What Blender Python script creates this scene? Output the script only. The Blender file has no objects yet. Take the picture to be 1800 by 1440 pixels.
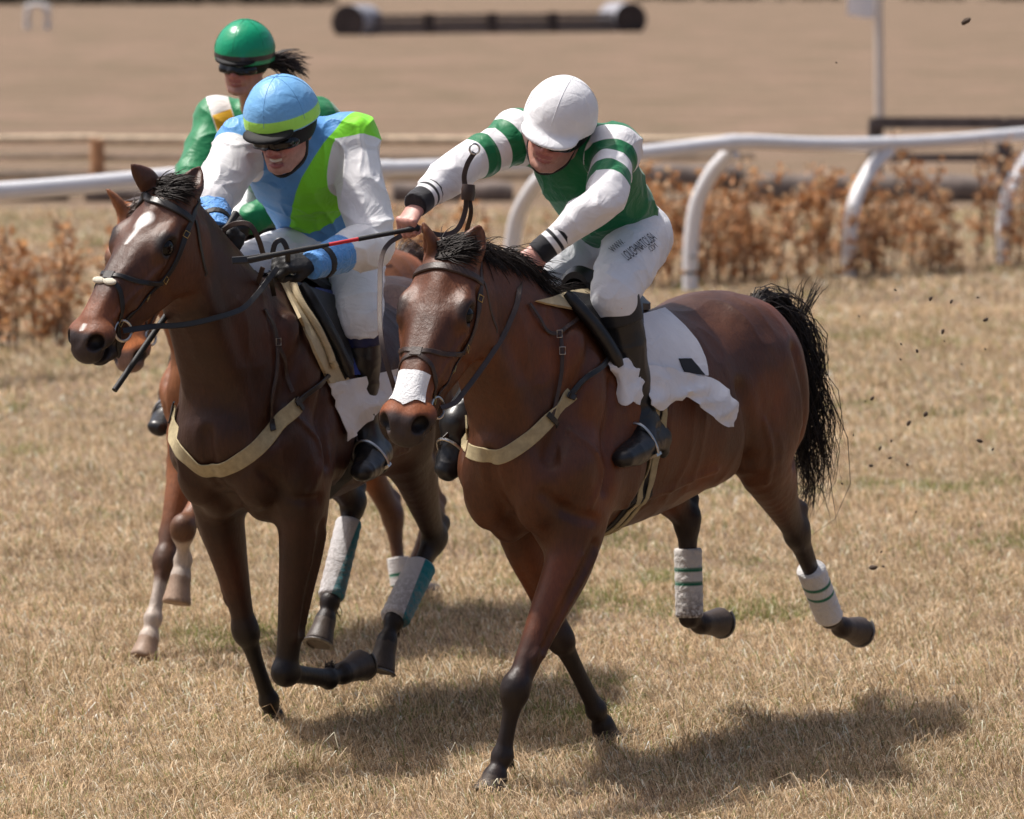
import bpy, math, random
import numpy as np
from mathutils import Vector, Matrix

rng = np.random.default_rng(11)
random.seed(5)
R = math.radians
scene = bpy.context.scene
COL = scene.collection

# ------------------------------------------------------------------ camera, sky, sun, exposure
FPX = 7560.0                     # focal length in pixels of the 1800 px wide photograph
PITCH = math.atan(730 / FPX)     # camera looks down a little: the horizon lies just above the frame
CAMH = 2.6
cam_data = bpy.data.cameras.new('camera')
cam = bpy.data.objects.new('camera', cam_data)
COL.objects.link(cam)
cam.location = (0, 0, CAMH)
cam.rotation_euler = (math.pi / 2 - PITCH, 0, 0)
cam_data.sensor_width = 36.0
cam_data.lens = 36.0 * FPX / 1800.0
cam_data.clip_start = 0.1
cam_data.clip_end = 5000
cam_data.dof.use_dof = True
cam_data.dof.focus_distance = 14.15
cam_data.dof.aperture_fstop = 3.7
cam_data.dof.aperture_blades = 8
scene.camera = cam

SUN_TO = Vector((-0.40, 0.16, 0.90)).normalized()      # direction towards the sun: high, from the left, slightly behind
world = bpy.data.worlds.new('World')
scene.world = world
world.use_nodes = True
wn = world.node_tree
wn.nodes.clear()
sky = wn.nodes.new('ShaderNodeTexSky')
sky.sky_type = 'NISHITA'
sky.sun_disc = False
sky.sun_elevation = math.asin(SUN_TO.z)
sky.sun_rotation = math.atan2(SUN_TO.x, SUN_TO.y)
sky.air_density = 0.75
sky.dust_density = 6.0
bg = wn.nodes.new('ShaderNodeBackground')
bg.inputs['Strength'].default_value = 0.135
wout = wn.nodes.new('ShaderNodeOutputWorld')
wn.links.new(sky.outputs[0], bg.inputs[0])
wn.links.new(bg.outputs[0], wout.inputs[0])

sun_data = bpy.data.lights.new('sun', 'SUN')
sun_data.energy = 4.3
sun_data.angle = R(2.0)
sun_data.color = (1.0, 0.955, 0.90)
sun = bpy.data.objects.new('sun', sun_data)
COL.objects.link(sun)
sun.location = (-6, 6, 20)
sun.rotation_euler = SUN_TO.to_track_quat('Z', 'Y').to_euler()

vs = scene.view_settings
vs.view_transform = 'Standard'
vs.look = 'None'
vs.exposure = 0.12
vs.gamma = 1.0
vs.use_curve_mapping = False
scene.cycles.max_bounces = 5
scene.cycles.diffuse_bounces = 3
scene.cycles.glossy_bounces = 2
scene.cycles.transmission_bounces = 2
scene.cycles.transparent_max_bounces = 4

# ------------------------------------------------------------------ geometry of the view: pixel -> point
CAM = np.array([0, 0, CAMH])
def ray(px, py):
    a = (px - 900) / FPX
    b = (720 - py) / FPX
    c, s = math.cos(PITCH), math.sin(PITCH)
    d = np.array([a, c + b * s, -s + b * c])
    return d / d[1]
def at(px, py, Y):
    return CAM + ray(px, py) * Y
def on_ground(px, py, z=0.0):
    d = ray(px, py)
    return CAM + d * ((z - CAMH) / d[2])

class Frame:
    """a place on the ground with a heading: local x forward, y left, z up"""
    def __init__(s, X, Y, hx, hy):
        n = math.hypot(hx, hy)
        s.O = np.array([X, Y, 0.0])
        s.h = np.array([hx / n, hy / n, 0.0])
        s.l = np.array([-hy / n, hx / n, 0.0])
        s.ang = math.atan2(hy, hx)
    def loc(s, p):
        q = np.asarray(p) - s.O
        return np.array([q @ s.h, q @ s.l, q[2]])
    def vec(s, v):
        v = np.asarray(v, float)
        return np.array([v @ s.h, v @ s.l, v[2]])
    def pl(s, px, py, w):                 # pixel -> point on the plane y = w
        d = ray(px, py)
        t = (w - (CAM - s.O) @ s.l) / (d @ s.l)
        return s.loc(CAM + t * d)
    def dp(s, px, py, Y):                 # pixel at depth Y
        return s.loc(at(px, py, Y))
    def empty(s, name):
        o = bpy.data.objects.new(name, None)
        COL.objects.link(o)
        o.empty_display_size = 0.2
        o.location = s.O
        o.rotation_euler = (0, 0, s.ang)
        return o

def V(*a):
    return np.array(a, float)
def unit(v):
    v = np.asarray(v, float)
    return v / (np.linalg.norm(v) + 1e-12)

# ------------------------------------------------------------------ value noise on arrays
_PERM = np.random.default_rng(3).random(4096).astype(np.float32)
def vnoise(P, f=1.0, seed=0):
    Q = np.asarray(P, np.float64) * f + 100.0 + seed * 17.31
    i = np.floor(Q).astype(np.int64)
    t = Q - i
    t = t * t * (3 - 2 * t)
    out = 0
    for dx in (0, 1):
        for dy in (0, 1):
            for dz in (0, 1):
                h = ((i[:, 0] + dx) * 73856093 ^ (i[:, 1] + dy) * 19349663 ^ (i[:, 2] + dz) * 83492791) & 4095
                w = (t[:, 0] if dx else 1 - t[:, 0]) * (t[:, 1] if dy else 1 - t[:, 1]) * (t[:, 2] if dz else 1 - t[:, 2])
                out = out + w * _PERM[h]
    return out * 2 - 1
def sstep(a, b, x):
    t = np.clip((x - a) / (b - a), 0, 1)
    return t * t * (3 - 2 * t)

# ------------------------------------------------------------------ smooth curves
def catmull(P, n=8):
    P = np.asarray(P, float)
    if len(P) < 3:
        t = np.linspace(0, 1, n + 1)[:, None]
        return P[0] * (1 - t) + P[1] * t
    Q = np.vstack([2 * P[0] - P[1], P, 2 * P[-1] - P[-2]])
    out = []
    for i in range(1, len(Q) - 2):
        p0, p1, p2, p3 = Q[i - 1], Q[i], Q[i + 1], Q[i + 2]
        for k in range(n):
            t = k / n
            out.append(0.5 * ((2 * p1) + (-p0 + p2) * t + (2 * p0 - 5 * p1 + 4 * p2 - p3) * t * t + (-p0 + 3 * p1 - 3 * p2 + p3) * t ** 3))
    out.append(P[-1])
    return np.array(out)

# ------------------------------------------------------------------ distance field: smooth bodies as one surface
class Field:
    def __init__(s, xs, ys, zs):
        s.ax = [np.asarray(a, np.float32) for a in (xs, ys, zs)]
        s.D = np.full([len(a) for a in s.ax], 0.25, np.float32)
    @staticmethod
    def axis(*parts):                       # (lo, hi, step), (.., hi, step)
        out = []
        for lo, hi, st in parts:
            out.append(np.arange(lo, hi - st * 0.3, st))
        out.append([parts[-1][1]])
        return np.concatenate(out)
    def sub(s, lo, hi):
        sl = []
        for a, l, h in zip(s.ax, lo, hi):
            i0 = max(int(np.searchsorted(a, l)) - 1, 0)
            i1 = min(int(np.searchsorted(a, h)) + 1, len(a))
            if i1 <= i0:
                return None, None
            sl.append(slice(i0, i1))
        g = [s.ax[0][sl[0]][:, None, None], s.ax[1][sl[1]][None, :, None], s.ax[2][sl[2]][None, None, :]]
        return tuple(sl), g
    def blend(s, sl, d, k, cut):
        D = s.D[sl]
        if cut:
            h = np.maximum(k - np.abs(D + d), 0) / k
            s.D[sl] = np.maximum(D, -d) + h * h * k * 0.25
        else:
            h = np.maximum(k - np.abs(D - d), 0) / k
            s.D[sl] = np.minimum(D, d) - h * h * k * 0.25
    def ell(s, c, r, axes=None, k=0.03, cut=False):
        c = np.asarray(c, float); r = np.asarray(r, float)
        M = np.eye(3) if axes is None else np.array([unit(a) for a in axes])
        ext = np.sqrt(((M * r[:, None]) ** 2).sum(0)) + k + 0.02
        sl, g = s.sub(c - ext, c + ext)
        if sl is None:
            return
        p = [g[i] - np.float32(c[i]) for i in range(3)]
        k0 = 0; k1 = 0
        for j in range(3):
            q = (p[0] * np.float32(M[j, 0]) + p[1] * np.float32(M[j, 1]) + p[2] * np.float32(M[j, 2]))
            k0 = k0 + (q / r[j]) ** 2
            k1 = k1 + (q / r[j] ** 2) ** 2
        k0 = np.sqrt(k0); k1 = np.sqrt(k1) + 1e-6
        s.blend(sl, (k0 * (k0 - 1) / k1).astype(np.float32), k, cut)
    def tube(s, pts, rad, side=(0, 1, 0), k=0.03, n=5, cut=False, raw=False):
        """elliptic tube through pts; rad rows (half width along side, half height)"""
        rad = np.asarray(rad, float)
        if rad.ndim == 1:
            rad = np.stack([rad, rad], 1)
        data = np.hstack([np.asarray(pts, float), rad])
        C = data if raw else catmull(data, n)
        C[:, 3:] = np.maximum(C[:, 3:], 0.003)
        rm = C[:, 3:].max(1)
        lo = (C[:, :3] - rm[:, None]).min(0) - k - 0.02
        hi = (C[:, :3] + rm[:, None]).max(0) + k + 0.02
        sl, g = s.sub(lo, hi)
        if sl is None:
            return
        T = np.full([x.stop - x.start for x in sl], 0.25, np.float32)
        ax = [s.ax[i][sl[i]] for i in range(3)]
        side = np.asarray(side, float)
        for i in range(len(C) - 1):
            a, b = C[i, :3], C[i + 1, :3]
            ab = b - a
            L = np.linalg.norm(ab)
            if L < 1e-6:
                continue
            t_ = ab / L
            sd = unit(side - (side @ t_) * t_)
            nn = np.cross(t_, sd)
            m = max(rm[i], rm[i + 1]) + k + 0.02
            l2 = np.minimum(a, b) - m; h2 = np.maximum(a, b) + m
            ss = []
            for q in range(3):
                i0 = max(int(np.searchsorted(ax[q], l2[q])) - 1, 0)
                i1 = min(int(np.searchsorted(ax[q], h2[q])) + 1, len(ax[q]))
                ss.append(slice(i0, i1))
            p0 = ax[0][ss[0]][:, None, None] - np.float32(a[0])
            p1 = ax[1][ss[1]][None, :, None] - np.float32(a[1])
            p2 = ax[2][ss[2]][None, None, :] - np.float32(a[2])
            f = np.float32
            al = p0 * f(t_[0]) + p1 * f(t_[1]) + p2 * f(t_[2])
            t = np.clip(al / f(L), 0, 1)
            al = al - t * f(L)
            x = p0 * f(sd[0]) + p1 * f(sd[1]) + p2 * f(sd[2])
            y = p0 * f(nn[0]) + p1 * f(nn[1]) + p2 * f(nn[2])
            w = f(C[i, 3]) + t * f(C[i + 1, 3] - C[i, 3])
            h = f(C[i, 4]) + t * f(C[i + 1, 4] - C[i, 4])
            m_ = np.minimum(w, h)
            k0 = np.sqrt((x / w) ** 2 + (y / h) ** 2 + (al / m_) ** 2)
            k1 = np.sqrt((x / w ** 2) ** 2 + (y / h ** 2) ** 2 + (al / m_ ** 2) ** 2) + f(1e-6)
            d = k0 * (k0 - 1) / k1
            T[tuple(ss)] = np.minimum(T[tuple(ss)], d)
        s.blend(sl, T, k, cut)
    def frustum(s, a, b, ra, rb, k=0.01, ecc=1.0):
        """capped cone from a to b (for hooves)"""
        a = np.asarray(a, float); b = np.asarray(b, float)
        m = max(ra, rb) + k + 0.02
        sl, g = s.sub(np.minimum(a, b) - m, np.maximum(a, b) + m)
        if sl is None:
            return
        t_ = unit(b - a); L = np.linalg.norm(b - a)
        p = [g[i] - np.float32(a[i]) for i in range(3)]
        al = p[0] * t_[0] + p[1] * t_[1] + p[2] * t_[2]
        rr = np.sqrt(np.maximum(p[0] ** 2 + p[1] ** 2 + p[2] ** 2 - al ** 2, 0))
        cs = L / math.hypot(L, rb - ra)
        side = (rr - (ra + (rb - ra) * np.clip(al / L, -.2, 1.2))) * cs
        d = np.maximum(side, np.maximum(-al, al - L))
        s.blend(sl, d.astype(np.float32), k, False)
    def cutplane(s, p, n):
        """keep the half space (x-p).n < 0"""
        n = unit(n)
        d = ((s.ax[0][:, None, None] - p[0]) * n[0] + (s.ax[1][None, :, None] - p[1]) * n[1] + (s.ax[2][None, None, :] - p[2]) * n[2]).astype(np.float32)
        s.D = np.maximum(s.D, d)
    # sampling
    def value(s, P):
        P = np.asarray(P, float)
        idx = []; fr = []
        for q in range(3):
            a = s.ax[q]
            i = np.clip(np.searchsorted(a, P[:, q]) - 1, 0, len(a) - 2)
            idx.append(i); fr.append(np.clip((P[:, q] - a[i]) / (a[i + 1] - a[i]), 0, 1))
        out = 0
        for dx in (0, 1):
            for dy in (0, 1):
                for dz in (0, 1):
                    w = (fr[0] if dx else 1 - fr[0]) * (fr[1] if dy else 1 - fr[1]) * (fr[2] if dz else 1 - fr[2])
                    out = out + w * s.D[idx[0] + dx, idx[1] + dy, idx[2] + dz]
        return out
    def grad(s, P, e=0.008):
        P = np.asarray(P, float)
        G = np.zeros_like(P)
        for q in range(3):
            d = np.zeros(3); d[q] = e
            G[:, q] = s.value(P + d) - s.value(P - d)
        return G / (np.linalg.norm(G, axis=1, keepdims=True) + 1e-9)
    def snap(s, P, off=0.0, it=12):
        P = np.array(P, float)
        for _ in range(it):
            d = s.value(P) - off
            P = P - 0.7 * d[:, None] * s.grad(P)
        return P
    def hit(s, fr, px, py, off=0.0, near=11.5, far=19.0):
        """first surface point under a pixel (or the nearest approach of its ray)"""
        Y = np.arange(near, far, 0.004)
        d = ray(px, py)
        W = CAM + Y[:, None] * d - fr.O
        L = np.stack([W @ fr.h, W @ fr.l, W[:, 2]], 1)
        ok = np.ones(len(L), bool)
        for q in range(3):
            ok &= (L[:, q] > s.ax[q][0]) & (L[:, q] < s.ax[q][-1])
        L = L[ok]
        v = s.value(L)
        w = np.where(v < off)[0]
        return L[w[0]] if len(w) else L[np.argmin(v)]
    def mesh(s, smooth=4):
        D = s.D
        S = D < 0
        c = np.zeros([n - 1 for n in D.shape], np.uint8)
        for dx in (0, 1):
            for dy in (0, 1):
                for dz in (0, 1):
                    c += S[dx:D.shape[0] - 1 + dx, dy:D.shape[1] - 1 + dy, dz:D.shape[2] - 1 + dz]
        I = np.argwhere((c > 0) & (c < 8))
        ids = np.full(c.shape, -1, np.int32)
        ids[I[:, 0], I[:, 1], I[:, 2]] = np.arange(len(I))
        acc = np.zeros((len(I), 3)); cnt = np.zeros(len(I))
        corners = [(0, 0, 0), (1, 0, 0), (0, 1, 0), (1, 1, 0), (0, 0, 1), (1, 0, 1), (0, 1, 1), (1, 1, 1)]
        val = [D[I[:, 0] + a, I[:, 1] + b, I[:, 2] + e] for a, b, e in corners]
        for i in range(8):
            for bit in (1, 2, 4):
                if not i & bit:
                    j = i | bit
                    va, vb = val[i], val[j]
                    m = (va < 0) != (vb < 0)
                    t = np.where(m, va / np.where(m, va - vb, 1), 0)
                    pa = np.array(corners[i], float); pb = np.array(corners[j], float)
                    acc += np.where(m[:, None], pa + t[:, None] * (pb - pa), 0)
                    cnt += m
        frac = acc / cnt[:, None]
        P = np.stack([s.ax[q][I[:, q]] + frac[:, q] * (s.ax[q][I[:, q] + 1] - s.ax[q][I[:, q]]) for q in range(3)], 1)
        F = []
        for q in range(3):
            o1, o2 = (q + 1) % 3, (q + 2) % 3
            a = [slice(None)] * 3; b = [slice(None)] * 3
            a[q] = slice(0, -1); b[q] = slice(1, None)
            A, B = S[tuple(a)], S[tuple(b)]
            E = np.argwhere(A != B)
            E = E[(E[:, o1] > 0) & (E[:, o2] > 0) & (E[:, o1] < D.shape[o1] - 1) & (E[:, o2] < D.shape[o2] - 1)]
            ins = A[E[:, 0], E[:, 1], E[:, 2]]
            quad = []
            for d1, d2 in ((-1, -1), (0, -1), (0, 0), (-1, 0)):
                c_ = E.copy(); c_[:, o1] += d1; c_[:, o2] += d2
                quad.append(ids[c_[:, 0], c_[:, 1], c_[:, 2]])
            quad = np.stack(quad, 1)
            quad[~ins] = quad[~ins][:, ::-1]
            F.append(quad)
        F = np.concatenate(F)
        F = F[(F >= 0).all(1)]
        e0 = F.ravel(); e1 = np.roll(F, -1, 1).ravel()
        n = len(P)
        deg = np.bincount(e0, minlength=n) + np.bincount(e1, minlength=n)
        for it in range(smooth):
            lam = 0.5 if it % 2 == 0 else -0.52
            Q = np.stack([np.bincount(e0, P[e1, q], n) + np.bincount(e1, P[e0, q], n) for q in range(3)], 1) / np.maximum(deg, 1)[:, None]
            P = P + lam * (Q - P)
        return P, F

# ------------------------------------------------------------------ meshes and objects
def new_mesh(name, P, F, mat=None, attrs=None, smooth=True):
    """P (n,3), F list of arrays of equal-sided faces or one (m,k) array"""
    me = bpy.data.meshes.new(name)
    if isinstance(F, np.ndarray):
        F = [F]
    F = [np.asarray(f, np.int32) for f in F if len(f)]
    me.vertices.add(len(P))
    me.vertices.foreach_set('co', np.asarray(P, np.float32).ravel())
    lv = np.concatenate([f.ravel() for f in F]).astype(np.int32)
    tot = np.concatenate([np.full(len(f), f.shape[1], np.int32) for f in F])
    st = np.concatenate([[0], np.cumsum(tot)[:-1]]).astype(np.int32)
    me.loops.add(len(lv)); me.loops.foreach_set('vertex_index', lv)
    me.polygons.add(len(tot))
    me.polygons.foreach_set('loop_start', st)
    me.polygons.foreach_set('loop_total', tot)
    me.polygons.foreach_set('use_smooth', np.full(len(tot), smooth, bool))
    me.update(calc_edges=True)
    me.validate()
    if attrs:
        for an, av in attrs.items():
            av = np.asarray(av, np.float32)
            if av.ndim == 2:
                ca = me.color_attributes.new(an, 'FLOAT_COLOR', 'POINT')
                ca.data.foreach_set('color', np.hstack([av[:, :3], np.ones((len(av), 1), np.float32)]).astype(np.float32).ravel())
            else:
                a = me.attributes.new(an, 'FLOAT', 'POINT')
                a.data.foreach_set('value', av)
    if mat:
        me.materials.append(mat)
    return me
def obj(name, me, parent=None, label=None, cat=None, group=None, kind=None):
    o = bpy.data.objects.new(name, me)
    COL.objects.link(o)
    if parent is not None:
        o.parent = parent
    tag(o, label, cat, group, kind)
    return o
def tag(o, label=None, cat=None, group=None, kind=None):
    if label: o['label'] = label
    if cat: o['category'] = cat
    if group: o['group'] = group
    if kind: o['kind'] = kind
    return o
class MB:
    """collects simple solids; P and faces by size"""
    def __init__(s):
        s.P = []; s.F = {}; s.n = 0
    def add(s, P, F):
        P = np.asarray(P, float)
        s.P.append(P)
        for f in F:
            f = np.asarray(f)
            s.F.setdefault(len(f), []).append(f + s.n)
        s.n += len(P)
        return s
    def grid(s, G, close_u=False, close_v=False, flip=False):
        """G (a,b,3) points"""
        a, b = G.shape[:2]
        F = []
        for i in range(a if close_u else a - 1):
            for j in range(b if close_v else b - 1):
                q = [i * b + j, ((i + 1) % a) * b + j, ((i + 1) % a) * b + (j + 1) % b, i * b + (j + 1) % b]
                F.append(q[::-1] if flip else q)
        return s.add(G.reshape(-1, 3), F)
    def tube(s, pts, rad, n=8, up=(0, 0, 1), ecc=1.0, caps=True):
        pts = np.asarray(pts, float)
        rad = np.broadcast_to(np.asarray(rad, float), (len(pts),))
        G = []
        up = np.asarray(up, float)
        for i in range(len(pts)):
            t = unit(pts[min(i + 1, len(pts) - 1)] - pts[max(i - 1, 0)])
            x = np.cross(t, up)
            if np.linalg.norm(x) < 1e-3:
                x = np.cross(t, (1, 0, 0.3))
            x = unit(x); y = np.cross(x, t)
            a = np.arange(n) * 2 * math.pi / n
            G.append(pts[i] + rad[i] * (np.cos(a)[:, None] * x + ecc * np.sin(a)[:, None] * y))
        G = np.array(G)
        base = s.n
        s.grid(G, close_v=True)
        if caps:
            m = len(pts)
            s.F.setdefault(n, []).append(base + np.arange(n))
            s.F.setdefault(n, []).append(base + (m - 1) * n + np.arange(n)[::-1])
        return s
    def box(s, c, h, axes=None):
        M = np.eye(3) if axes is None else np.array([unit(a) for a in axes])
        P = []
        for x in (-1, 1):
            for y in (-1, 1):
                for z in (-1, 1):
                    P.append(np.asarray(c, float) + x * h[0] * M[0] + y * h[1] * M[1] + z * h[2] * M[2])
        return s.add(P, [(0, 1, 3, 2), (4, 6, 7, 5), (0, 4, 5, 1), (2, 3, 7, 6), (0, 2, 6, 4), (1, 5, 7, 3)])
    def ball(s, c, r, nu=14, nv=9, axes=None):
        r = np.broadcast_to(np.asarray(r, float), (3,))
        M = np.eye(3) if axes is None else np.array([unit(a) for a in axes])
        G = []
        for i in range(nv + 1):
            t = math.pi * i / nv
            a = np.arange(nu) * 2 * math.pi / nu
            L = np.stack([np.cos(a) * math.sin(t) * r[0], np.sin(a) * math.sin(t) * r[1], np.full(nu, math.cos(t) * r[2])], 1)
            G.append(np.asarray(c, float) + L @ M)
        return s.grid(np.array(G), close_v=True)
    def ribbon(s, pts, nrm, width, thick):
        """flat strap: pts, normals per point"""
        pts = np.asarray(pts, float); m = len(pts)
        nrm = np.broadcast_to(np.asarray(nrm, float), pts.shape)
        width = np.broadcast_to(np.asarray(width, float), (m,))
        G = []
        for i in range(m):
            t = unit(pts[min(i + 1, m - 1)] - pts[max(i - 1, 0)])
            nn = unit(nrm[i] - (nrm[i] @ t) * t)
            x = np.cross(t, nn)
            w = width[i] / 2; h = thick / 2; e = min(h * 0.8, w * 0.5)
            G.append([pts[i] + a * x + b * nn for a, b in ((-w, -h * .3), (-w, h * .3), (-w + e, h), (w - e, h), (w, h * .3), (w, -h * .3), (w - e, -h), (-w + e, -h))])
        G = np.array(G)
        base = s.n
        s.grid(G, close_v=True)
        s.F.setdefault(8, []).append(base + np.arange(8))
        s.F.setdefault(8, []).append(base + (m - 1) * 8 + np.arange(8)[::-1])
        return s
    def mesh(s, name, mat=None, smooth=True, attrs=None):
        P = np.concatenate(s.P)
        return new_mesh(name, P, [np.array(f) for f in s.F.values()], mat, attrs, smooth)
    def build(s, name, mat, parent=None, smooth=True, sharp=40, **kw):
        me = s.mesh(name, mat, smooth)
        if smooth and sharp:
            me.set_sharp_from_angle(angle=R(sharp))
        return obj(name, me, parent, **kw)

# ------------------------------------------------------------------ materials
MATS = {}
def nodes_of(name):
    m = bpy.data.materials.new(name)
    m.use_nodes = True
    nt = m.node_tree
    return m, nt, nt.nodes['Principled BSDF']
def node(nt, typ, **kw):
    n = nt.nodes.new(typ)
    for k, v in kw.items():
        if k.startswith('i_'):
            n.inputs[k[2:].replace('_', ' ')].default_value = v
        else:
            setattr(n, k, v)
    return n
def mixc(nt, fac, a, b, blend='MIX'):
    n = nt.nodes.new('ShaderNodeMix'); n.data_type = 'RGBA'; n.blend_type = blend
    for s_, v in ((0, fac), (6, a), (7, b)):
        if isinstance(v, bpy.types.NodeSocket):
            nt.links.new(v, n.inputs[s_])
        elif s_ == 0:
            n.inputs[0].default_value = v
        else:
            n.inputs[s_].default_value = (*v[:3], 1)
    return n.outputs[2]
def ramp(nt, src, stops):
    r = nt.nodes.new('ShaderNodeValToRGB')
    e = r.color_ramp.elements
    while len(e) < len(stops):
        e.new(0.5)
    for el, (p, c) in zip(e, stops):
        el.position = p
        el.color = (*c, 1) if len(c) == 3 else c
    nt.links.new(src, r.inputs[0])
    return r.outputs[0]
def noise_tex(nt, scale, detail=4, rough=0.55, coord='Object', vec=None, dist=0.0, stretch=None):
    n = node(nt, 'ShaderNodeTexNoise')
    n.inputs['Scale'].default_value = scale
    n.inputs['Detail'].default_value = detail
    n.inputs['Roughness'].default_value = rough
    n.inputs['Distortion'].default_value = dist
    if vec is None:
        tc = nt.nodes.new('ShaderNodeTexCoord')
        vec = tc.outputs[coord]
    if stretch:
        mp = nt.nodes.new('ShaderNodeMapping')
        mp.inputs['Scale'].default_value = stretch
        nt.links.new(vec, mp.inputs[0]); vec = mp.outputs[0]
    nt.links.new(vec, n.inputs['Vector'])
    return n.outputs['Fac']
def bump(nt, bsdf, src, strength, dist=0.01, prev=None):
    b = nt.nodes.new('ShaderNodeBump')
    b.inputs['Strength'].default_value = strength
    b.inputs['Distance'].default_value = dist
    nt.links.new(src, b.inputs['Height'])
    if prev is not None:
        nt.links.new(prev, b.inputs['Normal'])
    nt.links.new(b.outputs[0], bsdf.inputs['Normal'])
    return b.outputs[0]
def attr_fac(nt, name):
    a = nt.nodes.new('ShaderNodeAttribute'); a.attribute_name = name
    return a
def plain(name, color, rough=0.6, var=0.15, scale=30, metal=0.0, bstr=0.15, bscale=None, spec=0.5, sheen=0.0, trans=0.0, coat=0.0):
    if name in MATS:
        return MATS[name]
    m, nt, b = nodes_of(name)
    f = noise_tex(nt, scale)
    c0 = tuple(max(c * (1 - var), 0) for c in color); c1 = tuple(min(c * (1 + var), 1) for c in color)
    col = ramp(nt, f, [(0.3, c0), (0.7, c1)])
    nt.links.new(col, b.inputs['Base Color'])
    b.inputs['Roughness'].default_value = rough
    b.inputs['Metallic'].default_value = metal
    b.inputs['Specular IOR Level'].default_value = spec
    b.inputs['Sheen Weight'].default_value = sheen
    b.inputs['Coat Weight'].default_value = coat
    if bstr:
        bump(nt, b, noise_tex(nt, bscale or scale * 3, 5), bstr, 0.004)
    MATS[name] = m
    return m
def painted(name, base, layers=(), rough=0.55, fold=0.35, fscale=18, weave=True, sheen=0.3, soft=0.0015, spec=0.3, dirt=None, colattr=None, var=0.06):
    """cloth or leather with areas bounded by signed-distance attributes (positive = inside)"""
    if name in MATS:
        return MATS[name]
    m, nt, b = nodes_of(name)
    f = noise_tex(nt, 9)
    c0 = tuple(c * (1 - var) for c in base); c1 = tuple(min(c * (1 + var), 1) for c in base)
    col = ramp(nt, f, [(0.3, c0), (0.7, c1)])
    for an, c in layers:
        a = attr_fac(nt, an)
        mr = nt.nodes.new('ShaderNodeMapRange')
        mr.inputs['From Min'].default_value = -soft; mr.inputs['From Max'].default_value = soft
        nt.links.new(a.outputs['Fac'], mr.inputs['Value'])
        col = mixc(nt, mr.outputs[0], col, c)
    if dirt:
        a = attr_fac(nt, 'dirt')
        n2 = noise_tex(nt, 60, 6, 0.7)
        mu = nt.nodes.new('ShaderNodeMath'); mu.operation = 'MULTIPLY'
        r2 = nt.nodes.new('ShaderNodeMapRange'); r2.inputs['From Min'].default_value = 0.38; r2.inputs['From Max'].default_value = 0.56
        nt.links.new(n2, r2.inputs['Value'])
        nt.links.new(a.outputs['Fac'], mu.inputs[0]); nt.links.new(r2.outputs[0], mu.inputs[1])
        col = mixc(nt, mu.outputs[0], col, dirt)
    nt.links.new(col, b.inputs['Base Color'])
    b.inputs['Roughness'].default_value = rough
    b.inputs['Sheen Weight'].default_value = sheen
    b.inputs['Specular IOR Level'].default_value = spec
    p = None
    if fold:
        p = bump(nt, b, noise_tex(nt, fscale, 3, 0.5, dist=1.2), fold, 0.02)
    if weave:
        bump(nt, b, noise_tex(nt, 700, 2), 0.08, 0.002, p)
    MATS[name] = m
    return m
# ------------------------------------------------------------------ the racecourse: ground
def ground_z(x, y):
    y = np.asarray(y, float)
    t = np.clip((y - 52) / 85, 0, 1)
    z = 1.33 * t * t * (1.6 - .6 * t)
    z = np.where(y > 137, 1.33 + .9 * (1 - np.exp(-(y - 137) / 110)), z)
    return z
def place(px, py):
    """ground point under a pixel on the rising field"""
    d = ray(px, py)
    Y = np.linspace(8, 900, 60000)
    z = CAMH + d[2] * Y
    k = np.where(z <= ground_z(0, Y))[0]
    y = Y[k[0]] if len(k) else 600.0
    return V(d[0] * y, y, float(ground_z(0, y)))

def ground_material():
    m, nt, b = nodes_of('dry_turf')
    n1 = noise_tex(nt, .55, 5, .6)
    n2 = noise_tex(nt, 7, 6, .65)
    n3 = noise_tex(nt, 60, 4, .6)
    n4 = noise_tex(nt, .06, 4, .55, stretch=(1, 3, 1))
    c1 = ramp(nt, n2, [(0.25, (.155, .110, .080)), (0.5, (.215, .156, .116)), (0.8, (.28, .207, .155))])
    c2 = ramp(nt, n1, [(0.35, (.80, .84, .76)), (0.65, (1.08, 1.04, 1.02))])
    c = mixc(nt, 1.0, c1, c2, 'MULTIPLY')
    c = mixc(nt, 1.0, c, ramp(nt, n3, [(0.3, (.78, .77, .76)), (0.7, (1.16, 1.16, 1.16))]), 'MULTIPLY')
    c = mixc(nt, 1.0, c, ramp(nt, n4, [(0.35, (.94, .94, .92)), (0.65, (1.04, 1.03, 1.03))]), 'MULTIPLY')
    nt.links.new(c, b.inputs['Base Color'])
    b.inputs['Roughness'].default_value = .95
    b.inputs['Specular IOR Level'].default_value = .1
    bump(nt, b, n3, .5, .03)
    return m
turf = ground_material()
ys = np.concatenate([np.linspace(-30, 50, 30), np.linspace(52, 260, 90), np.geomspace(270, 3200, 24)])
xs = np.concatenate([-np.geomspace(1200, 30, 14), np.linspace(-26, 26, 30), np.geomspace(30, 1200, 14)])
X, Y = np.meshgrid(xs, ys, indexing='ij')
MB().grid(np.stack([X, Y, ground_z(X, Y)], -1)).build('ground', turf, sharp=0, kind='structure')

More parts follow.
